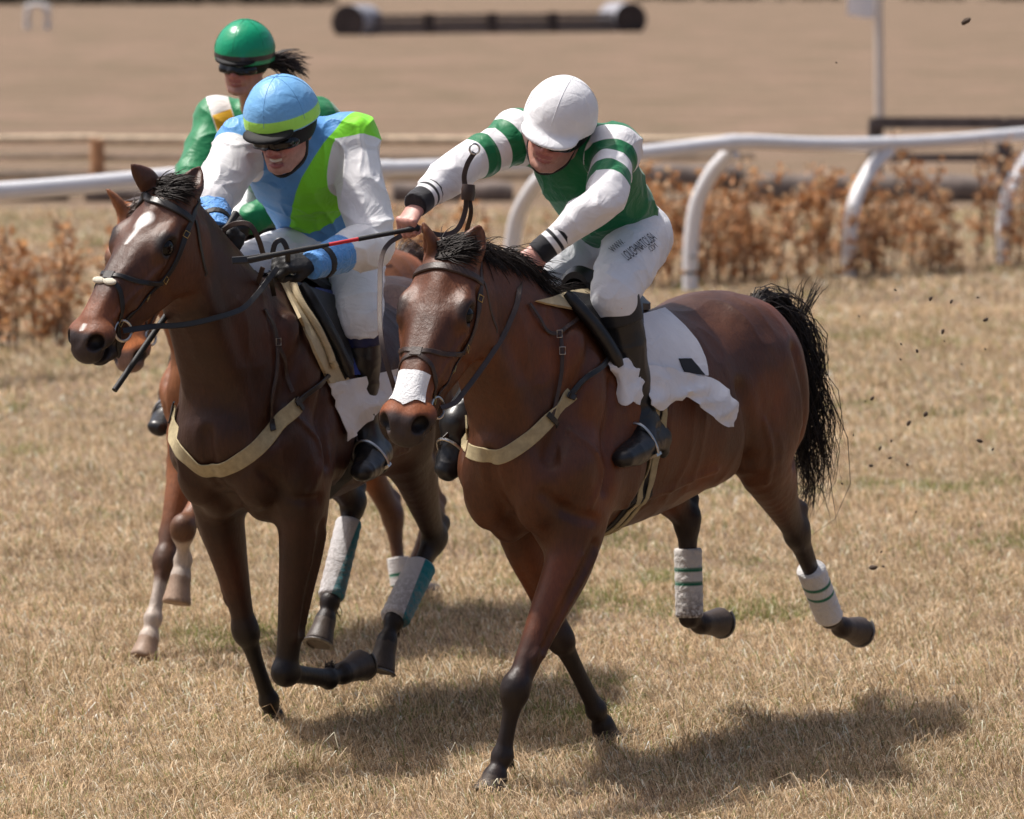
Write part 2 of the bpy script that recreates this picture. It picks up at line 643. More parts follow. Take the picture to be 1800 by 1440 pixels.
# grass blades: dense near the camera, thinning with distance
def grass():
    r = np.random.default_rng(21)
    B = []
    for y0, y1, dens, hh, ww in ((11.8, 15.2, 6600, .070, .0031), (15.2, 19.5, 4300, .066, .0034), (19.5, 26, 2000, .066, .005), (26, 36, 850, .068, .008), (36, 52, 300, .070, .013)):
        half0 = .30 + y1 * .122 * 1.10
        n = int((y1 - y0) * 2 * half0 * dens)
        x = r.uniform(-half0, half0, n); y = r.uniform(y0, y1, n)
        keep = np.abs(x) < .35 + y * .122 * 1.12
        x, y = x[keep], y[keep]
        B.append(np.stack([x, y, np.full(len(x), hh), np.full(len(x), ww)], 1))
    # tussocks: bunches of longer blades
    tx = r.uniform(-2.9, 2.9, 2600); ty = r.uniform(12, 22, 2600)
    kx = np.repeat(tx, 14) + r.normal(0, .022, 2600 * 14); ky = np.repeat(ty, 14) + r.normal(0, .03, 2600 * 14)
    sc = np.repeat(r.uniform(.06, .105, 2600), 14)
    B.append(np.stack([kx, ky, sc, np.full(len(kx), .0030)], 1))
    B = np.concatenate(B)
    n = len(B)
    P0 = np.stack([B[:, 0], B[:, 1], ground_z(B[:, 0], B[:, 1]) - .003], 1)
    Q = P0 * V(1, 1, 0)
    tall = .62 + .75 * (vnoise(Q, 1.7, 1) * .5 + .5) + .35 * vnoise(Q, 5, 2)
    h = B[:, 2] * np.clip(tall, .35, 1.8) * r.uniform(.5, 1.25, n)
    long_ = r.random(n) < .012
    h = np.where(long_, h * 1.9, h)
    ang = r.normal(math.pi + .4, .75, n) + 1.5 * vnoise(Q, 2.2, 5) + np.where(r.random(n) < .25, math.pi, 0)
    lean = r.uniform(.35, 1.7, n)
    d = np.stack([np.cos(ang), np.sin(ang), np.zeros(n)], 1)
    wdir = np.stack([-np.sin(ang + r.normal(0, .6, n)), np.cos(ang), np.zeros(n)], 1)
    wdir[:, 1] *= .5
    w = (B[:, 3] * r.uniform(.6, 1.3, n))[:, None]
    mid = P0 + d * (h * lean * .35)[:, None] + np.array([0, 0, 1.0]) * (h * .62)[:, None]
    tip = P0 + d * (h * lean)[:, None] + np.array([0, 0, 1.0]) * (h * (1.0 - .42 * lean))[:, None]
    Vt = np.stack([P0 - wdir * w * .5, P0 + wdir * w * .5, mid + wdir * w * .42, mid - wdir * w * .42, tip], 1).reshape(-1, 3)
    base = np.arange(n)[:, None] * 5
    Fq = base + np.array([[0, 1, 2, 3]]); Ft = base + np.array([[3, 2, 4]])
    pal = np.array([[.55, .405, .265], [.66, .52, .375], [.45, .315, .195], [.20, .145, .085], [.60, .46, .32], [.86, .77, .64]])
    c = pal[r.choice(6, n, p=[.22, .2, .16, .20, .13, .09])] * r.uniform(.7, 1.15, (n, 1))
    gp = sstep(.30, .75, vnoise(Q, .9, 9) * .6 + vnoise(Q, 2.6, 10) * .5)
    isg = r.random(n) < .085 + .52 * gp
    c = np.where(isg[:, None], np.array([.17, .19, .06]) * r.uniform(.7, 1.4, (n, 1)), c)
    c = c * np.array([1.14, 1.12, 1.03]) * (1 + .14 * vnoise(Q, .8, 12) + .10 * vnoise(Q, 3.1, 14))[:, None]
    c = np.minimum(c, .88)
    col = np.repeat(c, 5, 0)
    me = new_mesh('grass', Vt, [Fq, Ft], None, {'Col': col}, smooth=True)
    m, nt, b = nodes_of('dry_grass')
    a = attr_fac(nt, 'Col')
    nt.links.new(a.outputs['Color'], b.inputs['Base Color'])
    b.inputs['Roughness'].default_value = .7
    b.inputs['Specular IOR Level'].default_value = .25
    tr = nt.nodes.new('ShaderNodeBsdfTranslucent'); nt.links.new(a.outputs['Color'], tr.inputs['Color'])
    ms = nt.nodes.new('ShaderNodeMixShader'); ms.inputs[0].default_value = .3
    out = nt.nodes['Material Output']
    nt.links.new(b.outputs[0], ms.inputs[1]); nt.links.new(tr.outputs[0], ms.inputs[2]); nt.links.new(ms.outputs[0], out.inputs[0])
    me.materials.append(m)
    obj('grass', me, label='short dry straw-coloured grass with green tufts covering the course', cat='grass', kind='stuff')
grass()

# ------------------------------------------------------------------ white running rail
white_pvc = plain('white_pvc', (.78, .78, .79), .38, .05, 3, bstr=.05, bscale=8)
grey_mark = plain('scuff', (.25, .24, .23), .6, .2)
L0, L1 = V(-3.49, 29.3, 0), V(5.06, 42.5, 0)
ldir = unit(L1 - L0); lnorm = V(-ldir[1], ldir[0], 0)
def on_rail(px, py):
    d = ray(px, py)
    t = ((L0 - CAM) @ lnorm) / (d @ lnorm)
    return CAM + t * d
rail_root = bpy.data.objects.new('running_rail', None); COL.objects.link(rail_root)
rail_root.location = on_rail(900, 300) * V(1, 1, 0)
tag(rail_root, 'white plastic running rail on curved posts behind the horses', 'rail')
def child(m, name, mat, root, **kw):
    m.P = [p - np.array(root.location) for p in m.P]
    return m.build(name, mat, root, **kw)
top_px = [(-420, 362), (-150, 345), (0, 337), (150, 325), (330, 309), (520, 302), (700, 297), (830, 293), (960, 288), (1150, 267), (1240, 256), (1312, 250), (1430, 254), (1560, 253), (1680, 247), (1800, 236), (1950, 226), (2200, 215)]
pts = catmull([on_rail(*p) for p in top_px], 6)
# the rail comes in lengths joined at the posts
cut = [0, 30, 54, 66, 84, len(pts) - 1]
for a, b in zip(cut[:-1], cut[1:]):
    child(MB().tube(pts[a:b + 1], .066, 16), 'rail_tube', white_pvc, rail_root)
over = on_rail(1290, 262) - place(1213, 510)
zr = over[2]
for bx, by, tx, ty in ((-190, 668, -20, 340), (205, 632, 345, 308), (565, 572, 670, 298), (897, 537, 985, 285), (1213, 510, 1290, 262), (1492, 490, 1562, 262), (1762, 466, 1838, 240), (2010, 449, 2080, 228)):
    b = place(bx, by); t = on_rail(tx, ty)
    path = [b + V(0, 0, -.05), b + V(0, 0, .30), b * .97 + t * .03 + V(0, 0, .52), b * .80 + t * .20 + V(0, 0, .62), b * .50 + t * .50 + V(0, 0, .36), t + V(0, 0, -.03)]
    # the bend: straight foot, then a quarter curve leaning out under the rail
    H = t[2]
    f = lambda k, z: b * (1 - k) * V(1, 1, 0) + t * k * V(1, 1, 0) + V(0, 0, z)
    path = [f(0, -.05), f(.0, .22), f(.03, .48), f(.16, H * .62), f(.48, H * .82), f(.78, H * .93), f(1.0, H - .02)]
    po = child(MB().tube(catmull(path, 6), .068, 14), 'rail_post', white_pvc, rail_root)
    tn = unit(on_rail(tx + 40, ty) - on_rail(tx - 40, ty))
    k0 = int(np.argmin(np.linalg.norm(pts - t, axis=1)))
    k0 = min(max(k0, 1), len(pts) - 2)
    jd = unit(pts[k0 + 1] - pts[k0 - 1])
    child(MB().tube([pts[k0] - jd * .09, pts[k0] + jd * .09], [.071, .071], 16), 'rail_joint', white_pvc, rail_root)
    if bx in (1492, 1762, 1213):
        k = MB().box(f(.05, .66 if bx == 1492 else .30) + V(.0, -.068, 0), (.035, .004, .008))
        k.P = [p - np.array(rail_root.location) for p in k.P]
        k.build('scuff_mark', grey_mark, po)

# ------------------------------------------------------------------ young beech bushes with dry leaves along the rail
leaf_mat = None
def leaf_material():
    m, nt, b = nodes_of('dry_leaf')
    a = attr_fac(nt, 'Col')
    nt.links.new(a.outputs['Color'], b.inputs['Base Color'])
    b.inputs['Roughness'].default_value = .6
    tr = nt.nodes.new('ShaderNodeBsdfTranslucent'); nt.links.new(a.outputs['Color'], tr.inputs['Color'])
    ms = nt.nodes.new('ShaderNodeMixShader'); ms.inputs[0].default_value = .4
    out = nt.nodes['Material Output']
    nt.links.new(b.outputs[0], ms.inputs[1]); nt.links.new(tr.outputs[0], ms.inputs[2]); nt.links.new(ms.outputs[0], out.inputs[0])
    return m
leaf_mat = leaf_material()
twig = plain('twig', (.15, .10, .07), .85, .3, 20)
LEAFC = np.array([[.60, .33, .15], [.52, .25, .10], [.68, .47, .28], [.42, .22, .11], [.66, .52, .37]])
def bush(base, height, spread, nleaf, seed, label, leafsize=.045):
    r = np.random.default_rng(seed)
    root = bpy.data.objects.new('beech_bush', None); COL.objects.link(root)
    root.location = base
    tag(root, label, 'bush', 'beech bushes along the rail')
    st = MB(); ends = []
    for i in range(r.integers(8, 12)):
        a = r.uniform(0, 6.28); s = spread * r.uniform(.15, .9)
        hgt = height * r.uniform(.6, 1.0)
        q0 = V(r.normal(0, spread * .33), r.normal(0, spread * .22), -.02)
        p = catmull([q0, q0 + V(math.cos(a) * s * .1, math.sin(a) * s * .1, hgt * .45), q0 + V(math.cos(a) * s * .35, math.sin(a) * s * .35, hgt)], 5)
        st.tube(p, np.linspace(.010, .003, len(p)), 5)
        ends.append(p)
        for k in range(5):
            q = p[r.integers(3, len(p) - 1)]
            e = q + unit(r.normal(0, 1, 3) + V(0, 0, .7)) * r.uniform(.08, .26)
            tw = np.array([q, (q + e) / 2 + r.normal(0, .012, 3), e])
            st.tube(tw, [.004, .003, .002], 4); ends.append(tw)
    st.build('trunk', twig, root)
    n = nleaf
    C = np.zeros((n, 3))
    for i in range(n):
        p = ends[r.integers(len(ends))]
        k = r.uniform(.12, 1) * (len(p) - 1); j = min(int(k), len(p) - 2)
        C[i] = p[j] * (1 - (k - j)) + p[j + 1] * (k - j) + r.normal(0, .018, 3)
    ax = r.normal(0, 1, (n, 3)); ax[:, 2] -= .3; ax /= np.linalg.norm(ax, axis=1, keepdims=True)
    sd = np.cross(ax, r.normal(0, 1, (n, 3))); sd /= np.linalg.norm(sd, axis=1, keepdims=True)
    nn = np.cross(ax, sd)
    L = (leafsize * r.uniform(.6, 1.5, n))[:, None]
    Vt = np.stack([C, C + ax * L * .5 + sd * L * .33 + nn * L * .12, C + ax * L, C + ax * L * .5 - sd * L * .33 + nn * L * .12], 1).reshape(-1, 3)
    b4 = np.arange(n)[:, None] * 4
    F = np.concatenate([b4 + np.array([[0, 1, 2]]), b4 + np.array([[0, 2, 3]])])
    col = np.repeat(LEAFC[r.choice(5, n, p=[.3, .22, .22, .16, .10])] * r.uniform(.7, 1.2, (n, 1)), 4, 0)
    obj('crown', new_mesh('crown', Vt, F, leaf_mat, {'Col': col}, smooth=False), root)
bush_px = [(-150, 640, 1.0, 'bush at the far left end of the rail, beyond the picture edge'),
           (-20, 622, 1.0, 'rusty-leaved bush cut by the left edge of the picture'),
           (62, 618, .95, 'rusty-leaved bush below the rail at the left, second from the edge'),
           (128, 602, 1.0, 'rusty-leaved bush beside the dark bay horse\'s muzzle'),
           (180, 592, .9, 'thin dry bush behind the dark bay horse\'s head'),
           (700, 545, .8, 'dry bush seen between the two front jockeys, left of the whip hand'),
           (780, 540, .85, 'dry bush behind the upturned rein end'),
           (862, 532, .85, 'dry orange bush behind the front horse\'s ears'),
           (1168, 508, .85, 'dry orange bush just right of the green jacket'),
           (1240, 503, 1.0, 'dense orange bush right behind the first full rail post'),
           (1300, 500, 1.15, 'tall orange bush, second right of the first full rail post'),
           (1352, 497, .95, 'orange bush midway between the first two full rail posts'),
           (1408, 494, 1.05, 'orange bush left of the scuffed middle rail post'),
           (1460, 492, .9, 'orange bush close against the left of the middle rail post'),
           (1530, 489, 1.1, 'orange bush close against the right of the middle rail post'),
           (1592, 483, .75, 'low pale dry bush between the two right-hand rail posts'),
           (1652, 479, .7, 'low sparse bush left of the rightmost rail post'),
           (1712, 474, 1.15, 'tall sparse bush touching the rightmost rail post'),
           (1790, 468, 1.2, 'tall orange bush at the right edge of the picture'),
           (1880, 462, 1.0, 'orange bush beyond the right edge of the picture')]
for i, (px, py, hgt, lab) in enumerate(bush_px):
    b = place(px, py) + lnorm * (.35 + .25 * math.sin(i * 2.3))
    dens = 760 if 1140 < px < 1560 else (560 if px < 200 else 430)
    bush(b, hgt * (1.12 if px > 400 else 1.0), .80, dens, 100 + i, lab, .066)

# ------------------------------------------------------------------ timber behind the rail
straw_wood = plain('straw_wood', (.60, .47, .33), .85, .25, 6, bstr=.4, bscale=30)
rust_wood = plain('rust_wood', (.46, .24, .12), .85, .25, 6, bstr=.4, bscale=30)
grey_wood = plain('grey_wood', (.115, .095, .09), .85, .3, 6, bstr=.4, bscale=30)
dark_wood = plain('dark_wood', (.17, .135, .115), .9, .35, 4, bstr=.5, bscale=20)
def px_at(px, z, Y):
    return V((px - 900) * Y / FPX, Y, z)
DF = 55.5
fence = bpy.data.objects.new('log_fence', None); COL.objects.link(fence)
fence.location = px_at(500, 0, DF)
tag(fence, 'low straw-coloured log fence with rusty posts across the field on the left', 'fence')
for z, rad in ((.73, .062), (.50, .040), (.27, .075)):
    for x0, x1 in ((-420, 172), (172, 620), (620, 1030), (1030, 1330)):
        a, b = px_at(x0 + 2, z, DF), px_at(x1 - 2, z + .02, DF)
        child(MB().tube([a, a * .5 + b * .5 + V(0, 0, -.02), b], [rad, rad * .95, rad * .9], 10), 'rail', straw_wood, fence)
for x in (-420, 172, 620, 1030):
    child(MB().tube([px_at(x, -.05, DF - .12), px_at(x, .40, DF - .12), px_at(x, .74, DF - .12)], [.10, .095, .09], 10), 'post', rust_wood, fence)
for i, (x0, x1, z, rad, lab) in enumerate(((-330, 120, .10, .13, 'dark weathered log lying at the far left under the log fence'), (150, 660, .08, .12, 'dark weathered log lying behind the white rail, behind the left jockeys'),
                                            (690, 900, .10, .15, 'short dark log lying between the two front jockeys'), (1120, 1300, .30, .17, 'dark log right of the green jacket, behind the bushes'), (1310, 1490, .16, .19, 'thick dark log under the grey fence'), (1500, 1760, .14, .19, 'thick dark log at the right under the grey fence'))):
    a, b = px_at(x0, z, 54.2), px_at(x1, z, 54.4)
    n = 12
    C = np.array([a + (b - a) * t for t in np.linspace(0, 1, n)])
    rr = rad * (1 + .08 * np.sin(np.arange(n) * 1.3 + i)); rr[0] *= .92; rr[-1] *= .9
    lg = bpy.data.objects.new('fallen_log', None)
    m = MB().tube(C - (a + b) / 2, rr, 14)
    o = m.build('fallen_log', dark_wood, None, label=lab, cat='log', group='dark logs beyond the rail')
    o.location = (a + b) / 2
gf = bpy.data.objects.new('grey_fence', None); COL.objects.link(gf)
gf.location = px_at(1660, 0, 56.5)
tag(gf, 'dark grey post and rail fence behind the bushes on the right', 'fence')
for x in (1538, 1764, 1990):
    child(MB().box(px_at(x, .45, 56.5), (.095, .08, .52)), 'post', grey_wood, gf, smooth=False)
for z, t in ((.925, .075), (.47, .055)):
    for x0, x1 in ((1530, 1762), (1766, 2000)):
        child(MB().box((px_at(x0, z, 56.38) + px_at(x1, z, 56.38)) / 2, ((x1 - x0) / 2 * 56.38 / FPX, .03, t)), 'rail', grey_wood, gf, smooth=False)

# flag on its pole
fp = place(1546, 212)
flag = bpy.data.objects.new('flag_pole', None); COL.objects.link(flag)
flag.location = fp
tag(flag, 'pale pole with a small white flag standing in the field', 'flag')
s_ = FPX / fp[1]
pole_paint = plain('pole_paint', (.60, .55, .50), .7, .1, 4)
MB().tube([V(0, 0, -.1), V(-.02, 0, 1.2), V(-.05, 0, 2.75)], [.085, .08, .075], 12).build('pole', pole_paint, flag)
G = []
for u in np.linspace(0, 1, 9):
    G.append([V(-.02 - u * .55 - .05, .05 * math.sin(u * 7 + v * 2) * u, 2.52 - v * .56 - .03 * math.sin(u * 5)) for v in np.linspace(0, 1, 6)])
G = np.array(G); NN = np.zeros_like(G); NN[..., 1] = -1
def sheet(G, N, t):
    m = MB(); m.grid(G + N * t / 2); m.grid(G - N * t / 2, flip=True); return m
sheet(G, NN, .006).build('flag_cloth', plain('flag_white', (.82, .82, .84), .7, .04, 8), flag)

# brush jump with two drums far out in the field
jp0 = place(612, 62); jp1 = place(1108, 56)
jump = bpy.data.objects.new('cross_country_jump', None); COL.objects.link(jump)
jump.location = (jp0 + jp1) / 2
tag(jump, 'long dark timber jump with a round drum at each end, far off in the field', 'jump')
sJ = FPX / jp0[1]
hd = unit(jp1 - jp0)
dark_face = plain('jump_dark', (.050, .038, .036), .9, .3, 2, bstr=.3)
pale_top = plain('jump_pale', (.30, .30, .33), .6, .15, 2, bstr=.1)
for p, sgn in ((jp0, 1), (jp1, 1)):
    rad = 31 / sJ
    c = p + V(0, 0, rad * .72)
    ax = unit(V(.28 if p is jp0 else -.28, 1, 0))
    dr = child(MB().tube([c - ax * .02, c + ax * 1.9], [rad, rad], 22), 'drum', pale_top, jump)
    fm = MB().tube([c - ax * .05, c - ax * .021], [rad * .97, rad * .97], 22)
    fm.P = [q - np.array(jump.location) for q in fm.P]; fm.build('drum_face', dark_face, dr)
lx = (jp1 - jp0)
for zf, hh, dy in ((.16, .17, -.12), (.50, .16, .0), (.80, .10, .08)):
    k = 26 / sJ * 1.5
    child(MB().box((jp0 + jp1) / 2 + V(0, dy + .45, zf * k), (np.linalg.norm(lx) / 2 - .3, .11, hh * k * .98), (hd, V(-hd[1], hd[0], 0), V(0, 0, 1))), 'plank', grey_wood, jump, smooth=False)
for x in (750, 860, 968):
    t = (x - 612) / (1108 - 612)
    p = jp0 + lx * t
    child(MB().box(p + V(0, .22, 17 / sJ), (9 / sJ, .06, 20 / sJ)), 'post', dark_face, jump, smooth=False)

# pale frame far left, bushes along the top of the field
wf = place(66, 52)
fr_ = bpy.data.objects.new('rail_end_frame', None); COL.objects.link(fr_); fr_.location = wf
tag(fr_, 'small white arched rail frame far off at the top left', 'rail frame')
sW = FPX / wf[1]
faded = plain('faded_white', (.72, .68, .65), .6, .05, 3)
for sgn in (-1, 1):
    MB().tube(catmull([V(sgn * 17 / sW, 0, -.05), V(sgn * 18 / sW, 0, 22 / sW), V(sgn * 14 / sW, 0, 40 / sW)], 5), 6.0 / sW, 10).build('post', faded, fr_)
MB().tube(catmull([V(-22 / sW, 0, 38 / sW), V(0, 0, 43 / sW), V(22 / sW, 0, 37 / sW)], 6), 5 / sW, 10).build('crossbar', faded, fr_)
scrub = plain('scrub', (.10, .082, .06), .95, .4, 1.5, bstr=0)
rs = np.random.default_rng(77)
far_px = [(-60, 'far left'), (40, 'left of the white frame'), (150, 'right of the white frame'), (255, 'left of the green cap'), (345, 'above the green cap'), (440, 'right above the green cap'), (540, 'left of the far jump'), (1170, 'right of the far jump'), (1290, 'left of the flag'), (1420, 'close left of the flag'), (1640, 'right of the flag'), (1780, 'at the top right corner')]
for i, (x, where) in enumerate(far_px):
    b = place(x, 9 if x < 600 else 1.5)
    n = 2600
    w = 48 / FPX * b[1] * (1.35 if x < 600 else 1.4)
    hgt = w * rs.uniform(.7, 1.0)
    th = rs.uniform(0, 6.28, n); rr_ = rs.random(n) ** .5; zz = rs.random(n)
    C = np.stack([np.cos(th) * rr_ * w * (1 - .5 * zz), np.sin(th) * rr_ * w * .6, zz * hgt * (1 - .35 * rr_)], 1)
    C += .18 * w * np.stack([vnoise(C, 1.2, i), vnoise(C, 1.2, i + 5), vnoise(C, 1.3, i + 9)], 1)
    d1 = rs.normal(0, 1, (n, 3)); d1 /= np.linalg.norm(d1, axis=1, keepdims=True)
    d2 = np.cross(d1, rs.normal(0, 1, (n, 3))); d2 /= np.linalg.norm(d2, axis=1, keepdims=True)
    s2 = .11
    Vt = np.stack([C - d1 * s2, C + d2 * s2 * .6, C + d1 * s2, C - d2 * s2 * .6], 1).reshape(-1, 3)
    o = bpy.data.objects.new('far_bush', None); COL.objects.link(o); o.location = b
    tag(o, 'leafless dark scrub bush at the top of the field, ' + where, 'bush', 'scrub along the top of the field')
    obj('crown', new_mesh('crown', Vt, np.arange(4 * n).reshape(-1, 4), scrub, smooth=False), o)
    MB().tube([V(0, 0, -.1), V(.05, 0, hgt * .5)], [.09, .04], 6).build('trunk', twig, o)
# ------------------------------------------------------------------ horses
def coat_material(name, rough=0.44, sheen=0.0):
    m, nt, b = nodes_of(name)
    a = attr_fac(nt, 'Col')
    n1 = noise_tex(nt, 5, 4, 0.6)
    v1 = ramp(nt, n1, [(0.28, (0.62, 0.60, 0.60)), (0.5, (.98, .97, .96)), (0.74, (1.36, 1.30, 1.22))])
    col = mixc(nt, 1.0, a.outputs['Color'], v1, 'MULTIPLY')
    n2 = noise_tex(nt, 160, 3, 0.6, stretch=(1.0, 1.0, 0.18))
    v2 = ramp(nt, n2, [(0.3, (0.82, 0.82, 0.82)), (0.7, (1.16, 1.16, 1.16))])
    col = mixc(nt, 1.0, col, v2, 'MULTIPLY')
    nt.links.new(col, b.inputs['Base Color'])
    rr = ramp(nt, n1, [(0.3, (rough - .0,) * 3), (0.7, (rough + .06,) * 3)])
    nt.links.new(rr, b.inputs['Roughness'])
    b.inputs['Specular IOR Level'].default_value = 0.42
    b.inputs['Sheen Weight'].default_value = sheen
    p = bump(nt, b, noise_tex(nt, 16, 3, 0.5), 0.14, 0.02)
    p = bump(nt, b, noise_tex(nt, 60, 4, 0.65, stretch=(1.0, 1.0, .45)), 0.22, 0.008, p)
    p = bump(nt, b, n2, 0.30, 0.003, p)
    p = bump(nt, b, noise_tex(nt, 420, 2, .5, stretch=(1, 1, .25)), 0.25, .002, p)
    return m

def seg_dist(P, a, b):
    ab = b - a
    t = np.clip(((P - a) @ ab) / (ab @ ab), 0, 1)
    return np.linalg.norm(P - a - t[:, None] * ab, axis=1), t

def strand_mesh(name, S, rad, mat):
    """S (n,m,3) strand points; rad (m,) or (n,m) half thickness: 3-sided tapering hairs"""
    S = np.asarray(S, float)
    n, m = S.shape[:2]
    rad = np.broadcast_to(rad, (n, m))
    T = np.gradient(S, axis=1)
    T /= np.linalg.norm(T, axis=2, keepdims=True) + 1e-9
    X = np.cross(T, np.array([0.3, 0.2, 0.93]))
    X /= np.linalg.norm(X, axis=2, keepdims=True) + 1e-9
    Y = np.cross(T, X)
    P = np.zeros((n, m, 3, 3))
    for q in range(3):
        a = q * 2 * math.pi / 3
        P[:, :, q] = S + rad[:, :, None] * (math.cos(a) * X + math.sin(a) * Y)
    P = P.reshape(-1, 3)
    base = (np.arange(n)[:, None, None] * m + np.arange(m - 1)[None, :, None]) * 3
    q = np.arange(3)[None, None, :]
    q2 = (q + 1) % 3
    F = np.stack([base + q, base + 3 + q, base + 3 + q2, base + q2], -1).reshape(-1, 4)
    return new_mesh(name, P, F, mat)

class Horse:
    pass

def fore_leg(F, J, sgn):
    el, kn, fe, co, so = J
    side = V(0, 1, 0)
    sh = V(0.29, 0.165 * sgn, 1.06)
    # upper arm and forearm
    F.tube([sh, el + V(.03, 0, .08), el * .75 + kn * .25, el * .45 + kn * .55, el * .15 + kn * .85, kn],
           [(.088, .12), (.086, .13), (.073, .098), (.056, .068), (.041, .045), (.040, .043)], side, k=.07)
    d = unit(fe - kn)
    F.tube([kn - d * .02, kn + d * .02, kn + d * .055, kn * .5 + fe * .5, kn * .15 + fe * .85, fe],
           [(.042, .045), (.043, .045), (.032, .036), (.024, .031), (.026, .033), (.033, .037)], side, k=.02)
    fx = unit(V(1, 0, .2) - (V(1, 0, .2) @ d) * d)
    F.ell(kn + fx * .006, (.036, .042, .05), (fx, np.cross(d, fx), d), k=.025)
    F.tube([fe, fe * .45 + co * .55, co], [(.033, .036), (.025, .027), (.033, .035)], side, k=.02)
    hoof(F, co, so, .037, .058)
def hoof(F, co, so, r0, r1):
    d = so - co
    F.frustum(co + d * .06, so, r0, r1, k=.006)
    F.tube([co - d * .05, co + d * .1], [r0 + .002, r0 + .003], k=.012, n=2)
def hind_leg(F, J, sgn):
    hip, st, ho, fe, co, so = J
    side = V(0, 1, 0)
    F.tube([hip, hip * .5 + st * .5 + V(-.06, .01 * sgn, 0), st + V(-.06, 0, 0), st * .55 + ho * .45 + V(-.02, 0, -.0), st * .2 + ho * .8, ho],
           [(.13, .20), (.125, .20), (.095, .145), (.066, .095), (.042, .06), (.040, .052)], side, k=.08)
    d = unit(fe - ho)
    back = unit(unit(st - ho) * .35 - d * .5 + V(-.75, 0, 0))
    F.tube([ho + d * .03, ho + back * .05, ho + back * .085], [(.035, .04), (.026, .032), (.020, .026)], side, k=.03)   # point of hock
    F.tube([st * .35 + ho * .65 + back * .055, ho + back * .085], [(.014, .018), (.014, .02)], side, k=.03)
    F.tube([ho, ho + d * .08, ho * .5 + fe * .5, ho * .15 + fe * .85, fe],
           [(.040, .052), (.032, .043), (.026, .034), (.028, .035), (.034, .039)], side, k=.025)
    F.tube([fe, fe * .45 + co * .55, co], [(.033, .037), (.026, .028), (.033, .035)], side, k=.02)
    hoof(F, co, so, .036, .056)

